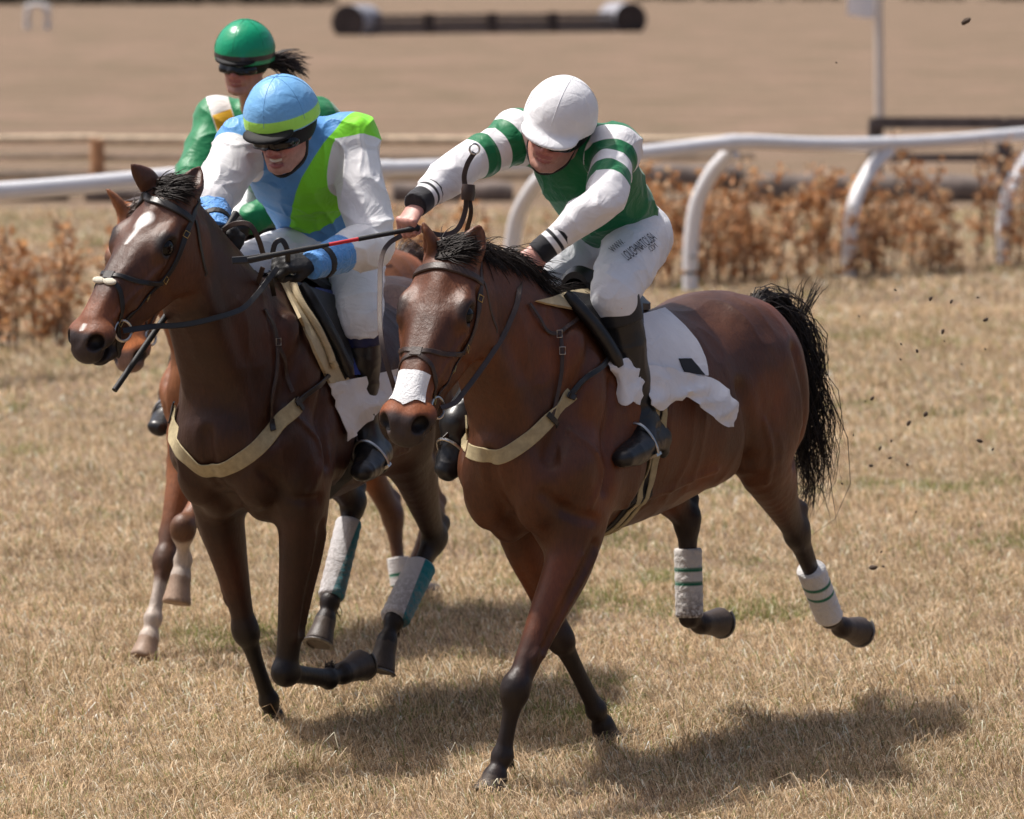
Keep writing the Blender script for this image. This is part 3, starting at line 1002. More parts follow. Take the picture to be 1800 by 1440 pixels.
def horse(name, fr, legs, poll, muz, head_yaw, roll=0.0, coat=(0.16, 0.065, 0.028), dark=(0.012, 0.008, 0.007), muzzle_col=(0.024, 0.018, 0.018),
          fine=0.0055, coarse=0.009, ears=None, socks=(), jaw_open=0.0, neck_mid=None, ear_dir=None, wide=1.0, head_coat=None, label=''):
    h = Horse()
    h.fr = fr
    h.root = fr.empty(name)
    tag(h.root, label, 'horse', 'racing horses')
    # head axes
    e = unit(muz - poll)
    hd = fr.vec((math.cos(head_yaw), math.sin(head_yaw), 0))
    n = unit(hd - (hd @ e) * e)
    s_ = np.cross(n, e)
    if roll:
        n, s_ = n * math.cos(roll) + s_ * math.sin(roll), s_ * math.cos(roll) - n * math.sin(roll)
    h.e, h.n, h.s, h.poll = e, n, s_, poll
    k_ = np.linalg.norm(muz - poll) / 0.60
    def hp(a, b, c):
        return poll + (s_ * a + n * b + e * c) * k_
    h.hp = hp
    h.hs = k_
    head_lo = np.minimum(poll, muz) - .24
    head_hi = np.maximum(poll, muz) + .22
    xs = Field.axis((-1.95, .62, coarse), (.62, max(head_hi[0], 1.2), fine)) if not h_coarse(coarse) else Field.axis((-1.95, max(head_hi[0], 1.2), coarse))
    yl, yh = min(-.36, head_lo[1]), max(.36, head_hi[1])
    ys = Field.axis((yl, yh, fine * 1.15 if fine < .007 else fine))
    zs = Field.axis((-.02, 1.16, coarse), (1.16, max(head_hi[2], 1.75), fine)) if not h_coarse(coarse) else Field.axis((-.02, max(head_hi[2], 1.75), coarse))
    F = Field(xs, ys, zs)
    # trunk
    F.tube([(.36, 0, 1.08), (.24, 0, 1.135), (.05, 0, 1.175), (-.2, 0, 1.165), (-.45, 0, 1.165), (-.7, 0, 1.20), (-.9, 0, 1.245), (-1.06, 0, 1.24), (-1.18, 0, 1.20)],
           [(.155, .19), (.20, .315), (.220, .395), (.258, .385), (.285, .35), (.275, .31), (.260, .285), (.235, .255), (.16, .17)] * np.array([wide, 1.0]), k=.02, n=12)
    F.ell((.00, 0, 1.50), (.26, .055, .115), k=.12)                       # withers
    F.ell((-.88, 0, 1.435), (.26, .10, .09), k=.12)                         # croup
    for g in (-1, 1):
        F.ell((-.90, .13 * g, 1.32), (.27, .13, .19), (V(1, 0, -.15), V(0, 1, 0), V(.15, 0, 1)), k=.08)    # rump
        F.ell((-1.10, .12 * g, 1.12), (.13, .105, .25), (V(1, 0, .2), V(0, 1, 0), V(-.2, 0, 1)), k=.08)   # hamstrings
        F.ell((.16, .155 * g * wide, 1.25), (.10, .065, .27), (V(1, 0, -.45), V(0, 1, 0), V(.45, 0, 1)), k=.05)   # shoulder blade
        F.ell((.04, .185 * g * wide, 1.02), (.16, .065, .13), (V(1, 0, .3), V(0, 1, 0), V(-.3, 0, 1)), k=.05)     # triceps
        F.ell((.39, .098 * g * wide, .985), (.085, .082, .15), (V(1, 0, -.2), V(0, .96, 0), V(.2, 0, 1)), k=.03)  # breast muscle
        F.ell((.27, .085 * g, .87), (.08, .065, .09), k=.06)
        F.ell((-.60, .20 * g, 1.08), (.16, .07, .15), k=.09)                 # flank
    F.ell((.40, 0, 1.16), (.06, .05, .12), k=.06)
    def groove(pts, r, k=.035):
        C = F.snap(catmull(pts, 5), .0)
        F.tube(C, np.full(len(C), r), k=k, cut=True, raw=True)
    def vein(pts, r, k=.018):
        C = F.snap(catmull(pts, 5), .0)
        F.tube(C, np.full(len(C), r), k=k, raw=True)
    # neck
    nm = neck_mid if neck_mid is not None else (V(.42, 0, 1.47) * .5 + (V(.42, 0, 1.42) * .4 + poll * .6) * .5)
    nb = hp(0, -.105, .075)
    path = [V(.02, 0, 1.26), V(.22, 0, 1.33), nm * .5 + V(.26, 0, 1.36) * .5, nm, nm * .45 + nb * .55, nb]
    F.tube(path, [(.16, .30), (.16, .285), (.128, .232), (.098, .178), (.084, .148), (.078, .120)] * np.array([wide, 1.0]), k=.06, n=8)
    # jugular groove and crest
    F.tube([path[2] + V(-.04, 0, .20), nm + V(-.07, 0, .15), hp(0, -.12, -.02)], [(.035, .05), (.03, .045), (.035, .04)], k=.07)
    for g in (-1, 1):
        F.tube([hp(.05 * g, -.20, .14), nm + V(.09, .062 * g, -.085), V(.40, .07 * g, 1.16)], [.032, .035, .04], k=.05)
    # legs
    fore_leg(F, legs['LF'], 1); fore_leg(F, legs['RF'], -1)
    hind_leg(F, legs['LH'], 1); hind_leg(F, legs['RH'], -1)
    groove([V(.47, 0, 1.10), V(.48, 0, .99), V(.44, 0, .88)], .016)
    for g in (-1, 1):
        groove([V(.20, .2 * g, 1.45), V(.32, .2 * g, 1.28), V(.42, .18 * g, 1.10)], .015, .05)
        groove([V(.10, .23 * g, 1.32), V(.17, .23 * g, 1.13), V(.21, .23 * g, .98)], .013)
        groove([V(-.13, .27 * g, 1.16), V(-.11, .25 * g, .99), V(-.05, .22 * g, .87)], .016, .05)
        groove([V(.43, .15 * g, .98), V(.35, .2 * g, .91), V(.25, .23 * g, .88)], .006)
        groove([V(-1.00, .26 * g, 1.34), V(-1.05, .26 * g, 1.14), V(-1.03, .22 * g, .97)], .016, .05)
        groove([V(-.64, .29 * g, 1.24), V(-.69, .28 * g, 1.09), V(-.74, .25 * g, .96)], .018, .06)
        vein([V(-.02, .22 * g, .87), V(-.25, .24 * g, .90), V(-.50, .25 * g, .98)], .009)
        vein([V(.33, .2 * g, 1.18), V(.24, .22 * g, 1.05), V(.27, .22 * g, .93)], .007)
        vein([V(-.78, .3 * g, 1.12), V(-.83, .3 * g, 1.0), V(-.85, .26 * g, .88)], .007)
        for key in ('LF', 'RF'):
            if (key[0] == 'L') == (g > 0):
                el, kn = legs[key][0], legs[key][1]
                for dx in (.05, -.03):
                    vein([el * .8 + kn * .2 + V(dx, .07 * g, 0), el * .5 + kn * .5 + V(dx * .5, .06 * g, 0), el * .2 + kn * .8 + V(dx * .7, .05 * g, 0)], .007)
                groove([el * .85 + kn * .15 + V(.01, .09 * g, 0), el * .5 + kn * .5 + V(.01, .07 * g, 0), el * .25 + kn * .75 + V(.005, .06 * g, 0)], .009)
    # head
    S = k_
    F.tube([hp(0, -.075, -.01), hp(0, -.075, .08), hp(0, -.082, .17), hp(0, -.078, .27), hp(0, -.068, .37), hp(0, -.058, .46), hp(0, -.054, .54), hp(0, -.066, .595)],
           np.array([(.078, .066), (.102, .080), (.110, .086), (.092, .082), (.070, .071), (.056, .060), (.062, .056), (.054, .046)]) * S, s_, k=.04, n=12)
    jo = jaw_open
    for g in (-1, 1):
        F.tube([hp(.070 * g, -.15, .07), hp(.068 * g, -.195, .17), hp(.054 * g, -.185, .29), hp(.03 * g, -.15 - jo * .3, .41), hp(.022 * g, -.13 - jo * .7, .50)],
               np.array([(.028, .06), (.03, .06), (.027, .045), (.024, .034), (.024, .026)]) * S, s_, k=.05)
        F.ell(hp(.080 * g, -.145, .165), np.array((.026, .10, .11)) * S, (s_, n, e), k=.045)               # cheek
        F.ell(hp(.092 * g, -.046, .188), np.array((.024, .030, .046)) * S, (s_, n, e), k=.045)               # orbit
        F.tube([hp(.082 * g, -.034, .142), hp(.104 * g, -.038, .172), hp(.109 * g, -.046, .215)], np.array([.010, .011, .008]) * S, s_, k=.035)
        F.tube([hp(.090 * g, -.085, .24), hp(.078 * g, -.090, .31), hp(.064 * g, -.088, .40)], np.array([.014, .012, .008]) * S, s_, k=.03)   # facial crest
        F.tube([hp(.034 * g, -.030, .22), hp(.028 * g, -.014, .34), hp(.024 * g, -.011, .43), hp(.022 * g, -.020, .51)], np.array([.012, .011, .010, .009]) * S, s_, k=.04, n=14)     # nasal bones
        # nostril: flared rim, then the opening
        F.ell(hp(.052 * g, -.038, .562), np.array((.033, .036, .048)) * S, (unit(s_ * g + n * .5), n, unit(e + s_ * .3 * g)), k=.022)
        ax = (unit(s_ * .75 * g + e * .55 + n * .45), unit(np.cross(s_ * .75 * g + e * .55 + n * .45, e)), unit(e - (s_ * .75 * g + e * .55 + n * .45) * .4))
        F.ell(hp(.060 * g, -.030, .592), np.array((.036, .025, .031)) * S, ax, k=.010, cut=True)
        # temporal hollow, groove behind the eye socket
        F.ell(hp(.070 * g, .010, .110), np.array((.02, .014, .03)) * S, (s_, n, e), k=.045, cut=True)
        F.ell(hp(.132 * g, -.049, .195), np.array((.029, .025, .038)) * S, (s_, n, e), k=.012, cut=True)   # eye opening
    for g in (-1, 1):
        vein([hp(.110 * g, -.075, .245), hp(.085 * g, -.065, .33), hp(.065 * g, -.055, .42), hp(.055 * g, -.05, .48)], .0045 * S, .012)
        vein([hp(.085 * g, -.070, .33), hp(.080 * g, -.095, .40), hp(.065 * g, -.10, .46)], .004 * S, .012)
        groove([hp(.115 * g, -.075, .10), hp(.118 * g, -.085, .20), hp(.105 * g, -.10, .29)], .008 * S, .02)
    F.ell(hp(0, -.078, .607), np.array((.050, .034, .028)) * S, (s_, n, e), k=.025)                           # upper lip
    F.ell(hp(0, -.118 - jo, .585 - jo * .3), np.array((.042, .021, .034)) * S, (s_, n, e), k=.016)             # lower lip
    F.ell(hp(0, -.140 - jo, .545 - jo * .3), np.array((.040, .027, .038)) * S, (s_, n, e), k=.025)             # chin
    # mouth slit
    F.ell(hp(0, -.103 - jo * .5, .60), np.array((.065, .004 + jo * .45, .06)) * S, (s_, n, e), k=.008, cut=True)
    # ears
    if ear_dir is None:
        ear_dir = (0.0, .35)
    h.ears = {}
    for g in (-1, 1):
        b0 = hp(.058 * g, -.055, -.005)
        if ears and g in ears:
            tip = ears[g]
            d = unit(tip - b0); Lr = np.linalg.norm(tip - b0)
        else:
            d = unit(-e + n * ear_dir[1] + s_ * g * .22); Lr = .17 * S
            tip = b0 + d * Lr
        open_ = unit(n * .75 + s_ * g * .65 - d * ((n * .75 + s_ * g * .65) @ d))       # the way the hollow faces
        wd = np.cross(d, open_)
        F.tube([b0 - d * .01, b0 + d * Lr * .25, b0 + d * Lr * .52 - open_ * .004, b0 + d * Lr * .8, tip],
               np.array([(.028, .028), (.040, .030), (.040, .022), (.024, .014), (.004, .004)]) * S, wd, k=.025)
        F.tube([b0 + d * Lr * .22 + open_ * .028, b0 + d * Lr * .5 + open_ * .022, b0 + d * Lr * .84 + open_ * .016],
               np.array([(.020, .020), (.029, .021), (.010, .013)]) * S, wd, k=.008, cut=True)
    h.F = F
    P, Q = F.mesh(4)
    N_ = F.grad(P, .012)
    trunk_ = sstep(.74, .92, P[:, 2]) * (P[:, 0] < .72)
    W_ = P + .03 * np.stack([vnoise(P, 6, 41), vnoise(P, 6, 42), vnoise(P, 6, 43)], 1)
    stri = (1 - np.abs(vnoise(W_ * V(1.3, 1.3, .55), 8, 44))) ** 2 - .45
    stri2 = vnoise(W_ * V(1.2, 1.2, .8), 19, 45)
    P = P + N_ * (trunk_ * (stri * .0065 + stri2 * .0016))[:, None]
    # colour of the coat
    c = np.tile(np.array(coat), (len(P), 1))
    rel = P - poll
    le, ln, lsd = rel @ e / S, rel @ n / S, rel @ s_ / S
    inhead = (le > -.25) & (le < .75) & (np.abs(lsd) < .16) & (ln > -.32) & (ln < .2) & (P[:, 0] > .6)
    nz = vnoise(P, 9, 1) * .5 + vnoise(P, 23, 2) * .25
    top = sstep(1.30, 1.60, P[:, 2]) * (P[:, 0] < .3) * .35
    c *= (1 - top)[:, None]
    warm = sstep(.2, .7, vnoise(P, 4, 7) + .25)
    c = c * (1 + warm[:, None] * np.array([.55, .32, .12]))
    def mix(c, col, f):
        f = np.clip(f, 0, 1)[:, None]
        return c * (1 - f) + np.array(col) * f
    for key in ('LF', 'RF', 'LH', 'RH'):
        J = legs[key]
        kn = J[1] if key[1] == 'F' else J[2]
        up = J[0] if key[1] == 'F' else J[1]
        fe, co, so = J[-3], J[-2], J[-1]
        d0, t0 = seg_dist(P, up, kn); d1, _ = seg_dist(P, kn, fe); d2, _ = seg_dist(P, fe, so)
        dm = np.minimum(np.minimum(d0, d1), d2)
        mine = (dm < .105) & (P[:, 2] < 1.0) & (np.sign(P[:, 1]) * (1 if key[0] == 'L' else -1) > -.5)
        f = np.where(d0 <= np.minimum(d1, d2), sstep(.50, 1.0, t0 + nz * .15), 1.0)
        c = np.where(mine[:, None], mix(c, dark, f * .93), c)
        if key in socks:
            lowc = (np.minimum(d1, d2) < .07) & (np.minimum(d1, d2) < d0)
            t1 = seg_dist(P, kn, fe)[1]
            c = np.where((mine & lowc)[:, None], mix(c, (.55, .47, .40), sstep(.25, .45, t1 + nz * .3) * .85), c)
        dh, th = seg_dist(P, co, so)
        hf = (dh < .075) & (((P - co) @ unit(so - co)) > .004)
        hcol = (.30, .21, .15) if key in socks else (.060, .044, .034)
        c = np.where(hf[:, None], np.array(hcol) * (1 + .3 * nz[:, None]), c)
    # head: paler warm nose, dark muzzle, dark front of the face, dark ear rims
    c = np.where(inhead[:, None], mix(c, head_coat if head_coat is not None else np.array(coat) * 1.2, sstep(-.30, -.16, ln + le * .3) * .95), c)
    hc = np.array(head_coat if head_coat is not None else np.array(coat) * 1.2)
    c = np.where(inhead[:, None], mix(c, hc * np.array([1.9, 1.75, 1.5]), sstep(.40, .50, le) * sstep(-.08, -.03, ln)), c)
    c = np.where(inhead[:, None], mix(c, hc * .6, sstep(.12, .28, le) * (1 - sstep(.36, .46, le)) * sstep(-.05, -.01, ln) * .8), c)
    c = np.where(inhead[:, None], mix(c, muzzle_col, sstep(.535, .565, le - (ln + .06) * .35 + nz * .02) * .96), c)
    for g in (-1, 1):
        de = np.linalg.norm(np.stack([lsd - .106 * g, ln + .045, le - .19], 1), axis=1)
        c = np.where(inhead[:, None], mix(c, dark, (1 - sstep(.034, .054, de)) * .85), c)
    c = np.where(inhead[:, None], mix(c, dark, (1 - sstep(-.18, -.12, le)) * .8), c)
    for g in (-1, 1):
        dn = np.linalg.norm(np.stack([lsd - .056 * g, ln + .034, le - .585], 1), axis=1)
        c = np.where(inhead[:, None], mix(c, (.006, .004, .004), (1 - sstep(.024, .034, dn)) * .9), c)
        for vp in ([(.092, -.075, .25), (.075, -.07, .36), (.055, -.05, .46)], [(.085, -.085, .30), (.070, -.10, .40), (.055, -.085, .48)]):
            pass
    crest = (P[:, 0] > .0) & (P[:, 0] < .95) & (~inhead)
    h.P, h.Q, h.c = P, Q, c
    h.le, h.ln, h.ls, h.inhead, h.nz = le, ln, lsd, inhead, nz
    h.S = S
    h.nm = nm
    h.path = path
    h.legs = legs
    return h

def h_coarse(c):
    return c > .0105

def finish_horse(h, mat, blaze=None):
    c = h.c
    if blaze is not None:
        f = np.clip(blaze(h.ls, h.le, h.nz) * h.inhead * (h.ln > -.07), 0, 1)[:, None]
        c = c * (1 - f) + np.array([.80, .77, .74]) * f
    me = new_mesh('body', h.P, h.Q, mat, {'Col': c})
    h.body = obj('body', me, h.root)
    for g in (-1, 1):
        m = MB().ball(h.hp(.0915 * g, -.0490, .195), .0345 * h.S, 18, 12)
        m.build('eye', MATS['eye'], h.root, sharp=0)

def horseshoes(h, keys):
    for key in keys:
        co, so = h.legs[key][-2], h.legs[key][-1]
        d = unit(so - co); toe = unit(np.cross(d, V(0, 1, 0))); sd = np.cross(d, toe)
        r1 = .055 if key[1] == 'F' else .053
        pts = np.array([so + d * .003 + toe * math.cos(a) * r1 + sd * math.sin(a) * r1 for a in np.linspace(R(-138), R(138), 20)])
        MB().ribbon(pts, d, .016, .008).build('horseshoe', plain('shoe_steel', (.20, .19, .18), .45, .3, 60, metal=1.0, bstr=.2), h.root)
def fetlock_hair(h, mat, keys):
    r = np.random.default_rng(8)
    for key in keys:
        J = h.legs[key]
        fe, co, up = J[-3], J[-2], (J[1] if key[1] == 'F' else J[2])
        ax = unit(fe - up)
        back = unit(V(-1, 0, 0) - (V(-1, 0, 0) @ ax) * ax)
        b = fe + back * .030 + r.normal(0, .008, (70, 3))
        d = np.array([unit(back * .6 + unit(co - fe) * .8 + r.normal(0, .2, 3)) for _ in range(70)])
        S = hairs(b, d, r.uniform(.025, .05, 70), r, V(0, 0, -.3))
        obj('fetlock_hair', strand_mesh('fetlock_hair', S, np.array([.0017, .0018, .0017, .0014, .001, .0004]), mat), h.root)
def mane(h, mat, n=1300, length=.13, blow=(-1.0, .25, .25), forelock=True, seed=1):
    r = np.random.default_rng(seed)
    base = []; dirs = []; lens = []
    crest = catmull([V(-.02, 0, 1.63), V(.25, 0, 1.66) * .5 + (h.path[2] + V(-.04, 0, .25)) * .5, h.path[3] + V(-.06, 0, .20), h.hp(0, -.03, -.03)], 16)
    crest = h.F.snap(crest, 0.0)
    bl = np.array(blow)
    for i in range(n):
        k = r.random() * (len(crest) - 1)
        j = int(k); p = crest[j] * (1 - (k - j)) + crest[min(j + 1, len(crest) - 1)] * (k - j)
        base.append(p + r.normal(0, .007, 3))
        dirs.append(unit(bl + r.normal(0, .22, 3)))
        lens.append(length * r.uniform(.55, 1.2))
    S = hairs(np.array(base), np.array(dirs), np.array(lens), r, V(0, 0, -.9), h)
    obj('mane', strand_mesh('mane', S, np.array([.0017, .0019, .0018, .0016, .0011, .0004]), mat), h.root)
    if forelock:
        base = []; dirs = []; lens = []
        for i in range(int(n * .55)):
            base.append(h.hp(r.uniform(-.030, .022), r.uniform(-.03, .01), r.uniform(-.035, .035)))
            dirs.append(unit(h.n * r.uniform(.05, .35) - h.e * r.uniform(-.1, .5) + h.s * (.75 + r.normal(0, .3))))
            lens.append(r.uniform(.05, .115))
        base = h.F.snap(np.array(base), -.002)
        S = hairs(base, np.array(dirs), np.array(lens), r, h.s * .6 - h.n * 1.3 - h.e * .3, h)
        obj('forelock', strand_mesh('forelock', S, np.array([.0018, .002, .0019, .0017, .0012, .0004]), mat), h.root)

def hairs(base, dirs, lens, r, pull, h=None):
    m = 6
    S = np.zeros((len(base), m, 3))
    S[:, 0] = base
    d = dirs.copy()
    wob = r.normal(0, .12, (len(base), m, 3))
    for i in range(1, m):
        d = d + np.asarray(pull) * .22 + wob[:, i]
        d /= np.linalg.norm(d, axis=1, keepdims=True)
        S[:, i] = S[:, i - 1] + d * (lens / (m - 1))[:, None]
    if h is not None:
        flat = S[:, 1:].reshape(-1, 3)
        v = h.F.value(flat)
        inside = v < .003
        if inside.any():
            flat[inside] = h.F.snap(flat[inside], .004, 6)
        S[:, 1:] = flat.reshape(len(base), m - 1, 3)
    return S

def tail(h, mat, pts, n=900, spread=.05, wild=.06, wisps=(), seed=2):
    """tail of many hairs following a path (local points)"""
    r = np.random.default_rng(seed)
    C = catmull(pts, 6)
    m = len(C)
    S = np.zeros((n, m, 3))
    ph = r.normal(0, 1, (n, 3)); ph2 = r.random((n, 3)) * 6.28; amp = r.random((n, 3))
    t = np.linspace(0, 1, m)
    for i in range(m):
        S[:, i] = C[i] + ph * spread * (.25 + .75 * math.sin(min(t[i] * 1.9, 1.57))) + np.sin(ph2 + t[i] * (5 + 4 * amp)) * wild * t[i] * amp
    cutl = r.uniform(.72, 1.0, n)
    out = np.zeros((n, 12, 3))
    for i in range(12):
        x = i / 11 * cutl * (m - 1)
        j = np.minimum(x.astype(int), m - 2); f = (x - j)[:, None]
        k = np.arange(n)
        out[:, i] = S[k, j] * (1 - f) + S[k, j + 1] * f
    for w in wisps:
        Cw = catmull(w, 6)
        idx = np.linspace(0, len(Cw) - 1, 12).round().astype(int)
        k = 26
        o = r.normal(0, .006, (k, 1, 3)) + np.linspace(0, 1, 12)[None, :, None] * r.normal(0, .022, (k, 1, 3))
        o = o + np.sin(np.linspace(0, 1, 12)[None, :, None] * r.uniform(4, 9, (k, 1, 1)) + r.random((k, 1, 3)) * 6) * .008
        out = np.concatenate([out, Cw[idx][None] + o])
    rad = np.array([.0021] * 7 + [.002, .0018, .0015, .001, .0004])
    obj('tail', strand_mesh('tail', out, rad, mat), h.root)
    dock = MB().tube(catmull(pts[:3], 5), np.linspace(.038, .018, 11), 10)
    dock.build('dock', mat, h.root)

MATS['eye'], _nt, _b = nodes_of('eye')
_b.inputs['Base Color'].default_value = (.006, .004, .003, 1)
_b.inputs['Roughness'].default_value = .10
_b.inputs['Specular IOR Level'].default_value = .3
hair_black = plain('hair_black', (.014, .009, .007), rough=.55, var=.3, scale=80, bstr=0, spec=.3)
hair_brown = plain('hair_brown', (.05, .022, .012), rough=.45, var=.3, scale=80, bstr=0)
coat_bay = coat_material('coat_bay')

def foot(fe, toe, r=.055):
    """coronet and sole from the fetlock and the toe point"""
    d = toe - fe
    return fe + d * .60, fe + d * 1.05

# ---- right-hand horse
fA = Frame(.21, 14.4, -.55, -.835)
def A_leg_hind(st, ho, fe, co, so): return None
LA = {
    'LF': [V(.18, .165, .87), fA.pl(906, 1213, .11), fA.pl(883, 1330, .08), fA.pl(870, 1365, .075), fA.pl(860, 1394, .07)],
    'RF': [V(.10, -.165, .86), fA.pl(985, 1122, -.125), fA.pl(1048, 1248, -.105), fA.pl(1060, 1275, -.10), fA.pl(1068, 1304, -.10)],
    'LH': [V(-.95, .15, 1.28), V(-.86, .20, 1.00), fA.pl(1400, 935, .155), fA.pl(1458, 1086, .135), fA.pl(1480, 1103, .13), fA.pl(1512, 1110, .13)],
    'RH': [V(-.92, -.15, 1.26), V(-.74, -.19, .95), fA.pl(1208, 912, -.14), fA.pl(1212, 1085, -.12), fA.pl(1232, 1096, -.12), fA.pl(1267, 1094, -.12)],
}
pollA = fA.dp(782, 440, 13.78); muzA = fA.dp(701, 742, 13.47)
hA = horse('galloping_horse', fA, LA, pollA, muzA, R(-112), roll=R(0), coat=(.090, .0295, .0105), head_coat=(.125, .040, .014), fine=.0055, coarse=.009,
           ears={-1: fA.dp(744, 392, 13.80), 1: fA.dp(843, 396, 13.84)},
           label='bay racehorse with a white patch on its nose, in front at the right')
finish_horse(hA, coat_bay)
horseshoes(hA, ('LF', 'RF', 'LH', 'RH'))
fetlock_hair(hA, hair_black, ('LF', 'RF', 'LH', 'RH'))
mane(hA, hair_black, blow=(-.7, .5, .0), length=.12)
tail(hA, hair_black, [V(-1.15, 0, 1.44), V(-1.26, 0, 1.50), V(-1.38, .03, 1.42), V(-1.44, .06, 1.18), V(-1.46, .06, .95), V(-1.50, .05, .76)], spread=.030, wild=.15, n=430,
     wisps=[[fA.dp(1390, 620, 15.75), fA.dp(1400, 575, 15.78), fA.dp(1418, 530, 15.8), fA.dp(1432, 500, 15.8)], [fA.dp(1395, 610, 15.75), fA.dp(1420, 570, 15.78), fA.dp(1440, 630, 15.8), fA.dp(1436, 690, 15.8)],
            [fA.dp(1385, 590, 15.75), fA.dp(1378, 550, 15.78), fA.dp(1370, 520, 15.8)], [fA.dp(1400, 700, 15.75), fA.dp(1428, 740, 15.78), fA.dp(1446, 800, 15.8), fA.dp(1440, 850, 15.8)], [fA.dp(1398, 740, 15.75), fA.dp(1412, 800, 15.78), fA.dp(1428, 850, 15.8), fA.dp(1418, 895, 15.8)]])

# ---- left-hand horse
fB = Frame(-.83, 15.1, -.40, -.917)
LB = {
    'RF': [V(.16, -.165, .86), fB.pl(432, 1108, -.12), fB.pl(473, 1232, -.085), fB.pl(481, 1262, -.08), fB.pl(486, 1296, -.075)],
    'LF': [V(.20, .215, .86), fB.pl(502, 1182, .12), fB.pl(578, 1193, .13), fB.pl(602, 1184, .135), fB.pl(636, 1168, .14)],
    'LH': [V(-.92, .15, 1.27), V(-.62, .20, .98), fB.pl(765, 945, .155), fB.pl(692, 1092, .135), fB.pl(680, 1128, .13), fB.pl(668, 1180, .125)],
    'RH': [V(-.90, -.15, 1.26), V(-.58, -.19, .98), fB.pl(622, 882, -.14), fB.pl(580, 1058, -.12), fB.pl(572, 1090, -.12), fB.pl(560, 1132, -.12)],
}
pollB = fB.dp(285, 328, 14.42); muzB = fB.dp(134, 594, 14.14)
hB = horse('galloping_horse', fB, LB, pollB, muzB, R(-128), roll=R(0), coat=(.042, .015, .0075), head_coat=(.095, .034, .015), dark=(.010, .007, .006), fine=.0055, coarse=.009,
           ears={-1: fB.dp(231, 290, 14.40), 1: fB.dp(352, 292, 14.52)}, jaw_open=.016, wide=1.13,
           label='dark bay racehorse with a white star on its forehead, at the left')
def star(ls, le, nz):
    c = ls - .012 + (le - .13) * .22
    a = 1 - sstep(.020, .034, np.hypot(c, (le - .135) * .75) * .95 + nz * .034)
    b = (1 - sstep(.007, .017, np.abs(c) + nz * .008 + (le - .15) * .06)) * (le > .13) * (le < .235)
    d = (1 - sstep(.006, .012, np.abs(ls - .004))) * (le > .545) * (le < .572) * .7
    return np.clip(a + b * .8 + d, 0, 1)
finish_horse(hB, coat_bay, star)
horseshoes(hB, ('LF', 'LH', 'RH'))
fetlock_hair(hB, hair_black, ('LF', 'RF', 'LH', 'RH'))
mane(hB, hair_black, blow=(-.5, -.9, -.1), length=.11, seed=4)
tail(hB, hair_black, [V(-1.17, 0, 1.44), V(-1.30, 0, 1.50), V(-1.45, .0, 1.38), V(-1.55, 0, 1.1), V(-1.6, 0, .8)], seed=5, n=260)

# ---- horse behind
fC = Frame(-1.02, 17.15, -.45, -.89)
LC = {
    'RF': [V(.22, -.16, .86), fC.pl(290, 985, -.14), fC.pl(269, 1088, -.12), fC.pl(262, 1120, -.12), fC.pl(252, 1158, -.12)],
    'LF': [V(.30, .15, .88), fC.pl(322, 930, .13), fC.pl(322, 985, .10), fC.pl(318, 1012, .10), fC.pl(310, 1062, .10)],
    'LH': [V(-.95, .15, 1.27), V(-.80, .19, .96), fC.pl(762, 905, .15), fC.pl(716, 1022, .13), fC.pl(710, 1045, .13), fC.pl(702, 1078, .13)],
    'RH': [V(-.95, -.15, 1.26), V(-.90, -.19, .95), fC.pl(690, 905, -.08), fC.pl(706, 1030, -.02), fC.pl(726, 1042, -.02), fC.pl(762, 1046, -.02)],
}
pollC = fC.dp(234, 372, 16.35); muzC = fC.dp(216, 628, 16.15)
hC = horse('galloping_horse', fC, LC, pollC, muzC, R(-108), coat=(.24, .088, .032), dark=(.10, .05, .028), muzzle_col=(.20, .13, .11), fine=.011, coarse=.011,
           ears={-1: fC.dp(186, 330, 16.35), 1: fC.dp(272, 335, 16.4)}, socks=('LF', 'RF'),
           label='chestnut racehorse with pale lower legs, mostly hidden behind the dark bay')
finish_horse(hC, coat_bay, lambda ls, le, nz: (1 - sstep(.02, .032, np.abs(ls + .01) + nz * .01)) * (le > .1) * (le < .5))
mane(hC, hair_brown, n=200, blow=(-.8, .3, .1), length=.10, seed=6)
tail(hC, hair_brown, [V(-1.17, 0, 1.44), V(-1.30, 0, 1.50), V(-1.45, .0, 1.38), V(-1.55, 0, 1.1), V(-1.6, 0, .8)], seed=7, n=200)
# ------------------------------------------------------------------ jockeys
class Rider:
    pass

def skin_material():
    m, nt, b = nodes_of('skin')
    a = attr_fac(nt, 'Col')
    n1 = noise_tex(nt, 55, 4, .6)
    col = mixc(nt, 1.0, a.outputs['Color'], ramp(nt, n1, [(0.3, (.86, .82, .82)), (0.7, (1.12, 1.12, 1.12))]), 'MULTIPLY')
    nt.links.new(col, b.inputs['Base Color'])
    b.inputs['Roughness'].default_value = .48
    b.inputs['Subsurface Weight'].default_value = .12
    b.inputs['Subsurface Radius'].default_value = (.01, .004, .002)
    b.inputs['Subsurface Scale'].default_value = .6
    bump(nt, b, noise_tex(nt, 260, 3), .12, .002)
    return m
MATS['skin'] = skin_material()

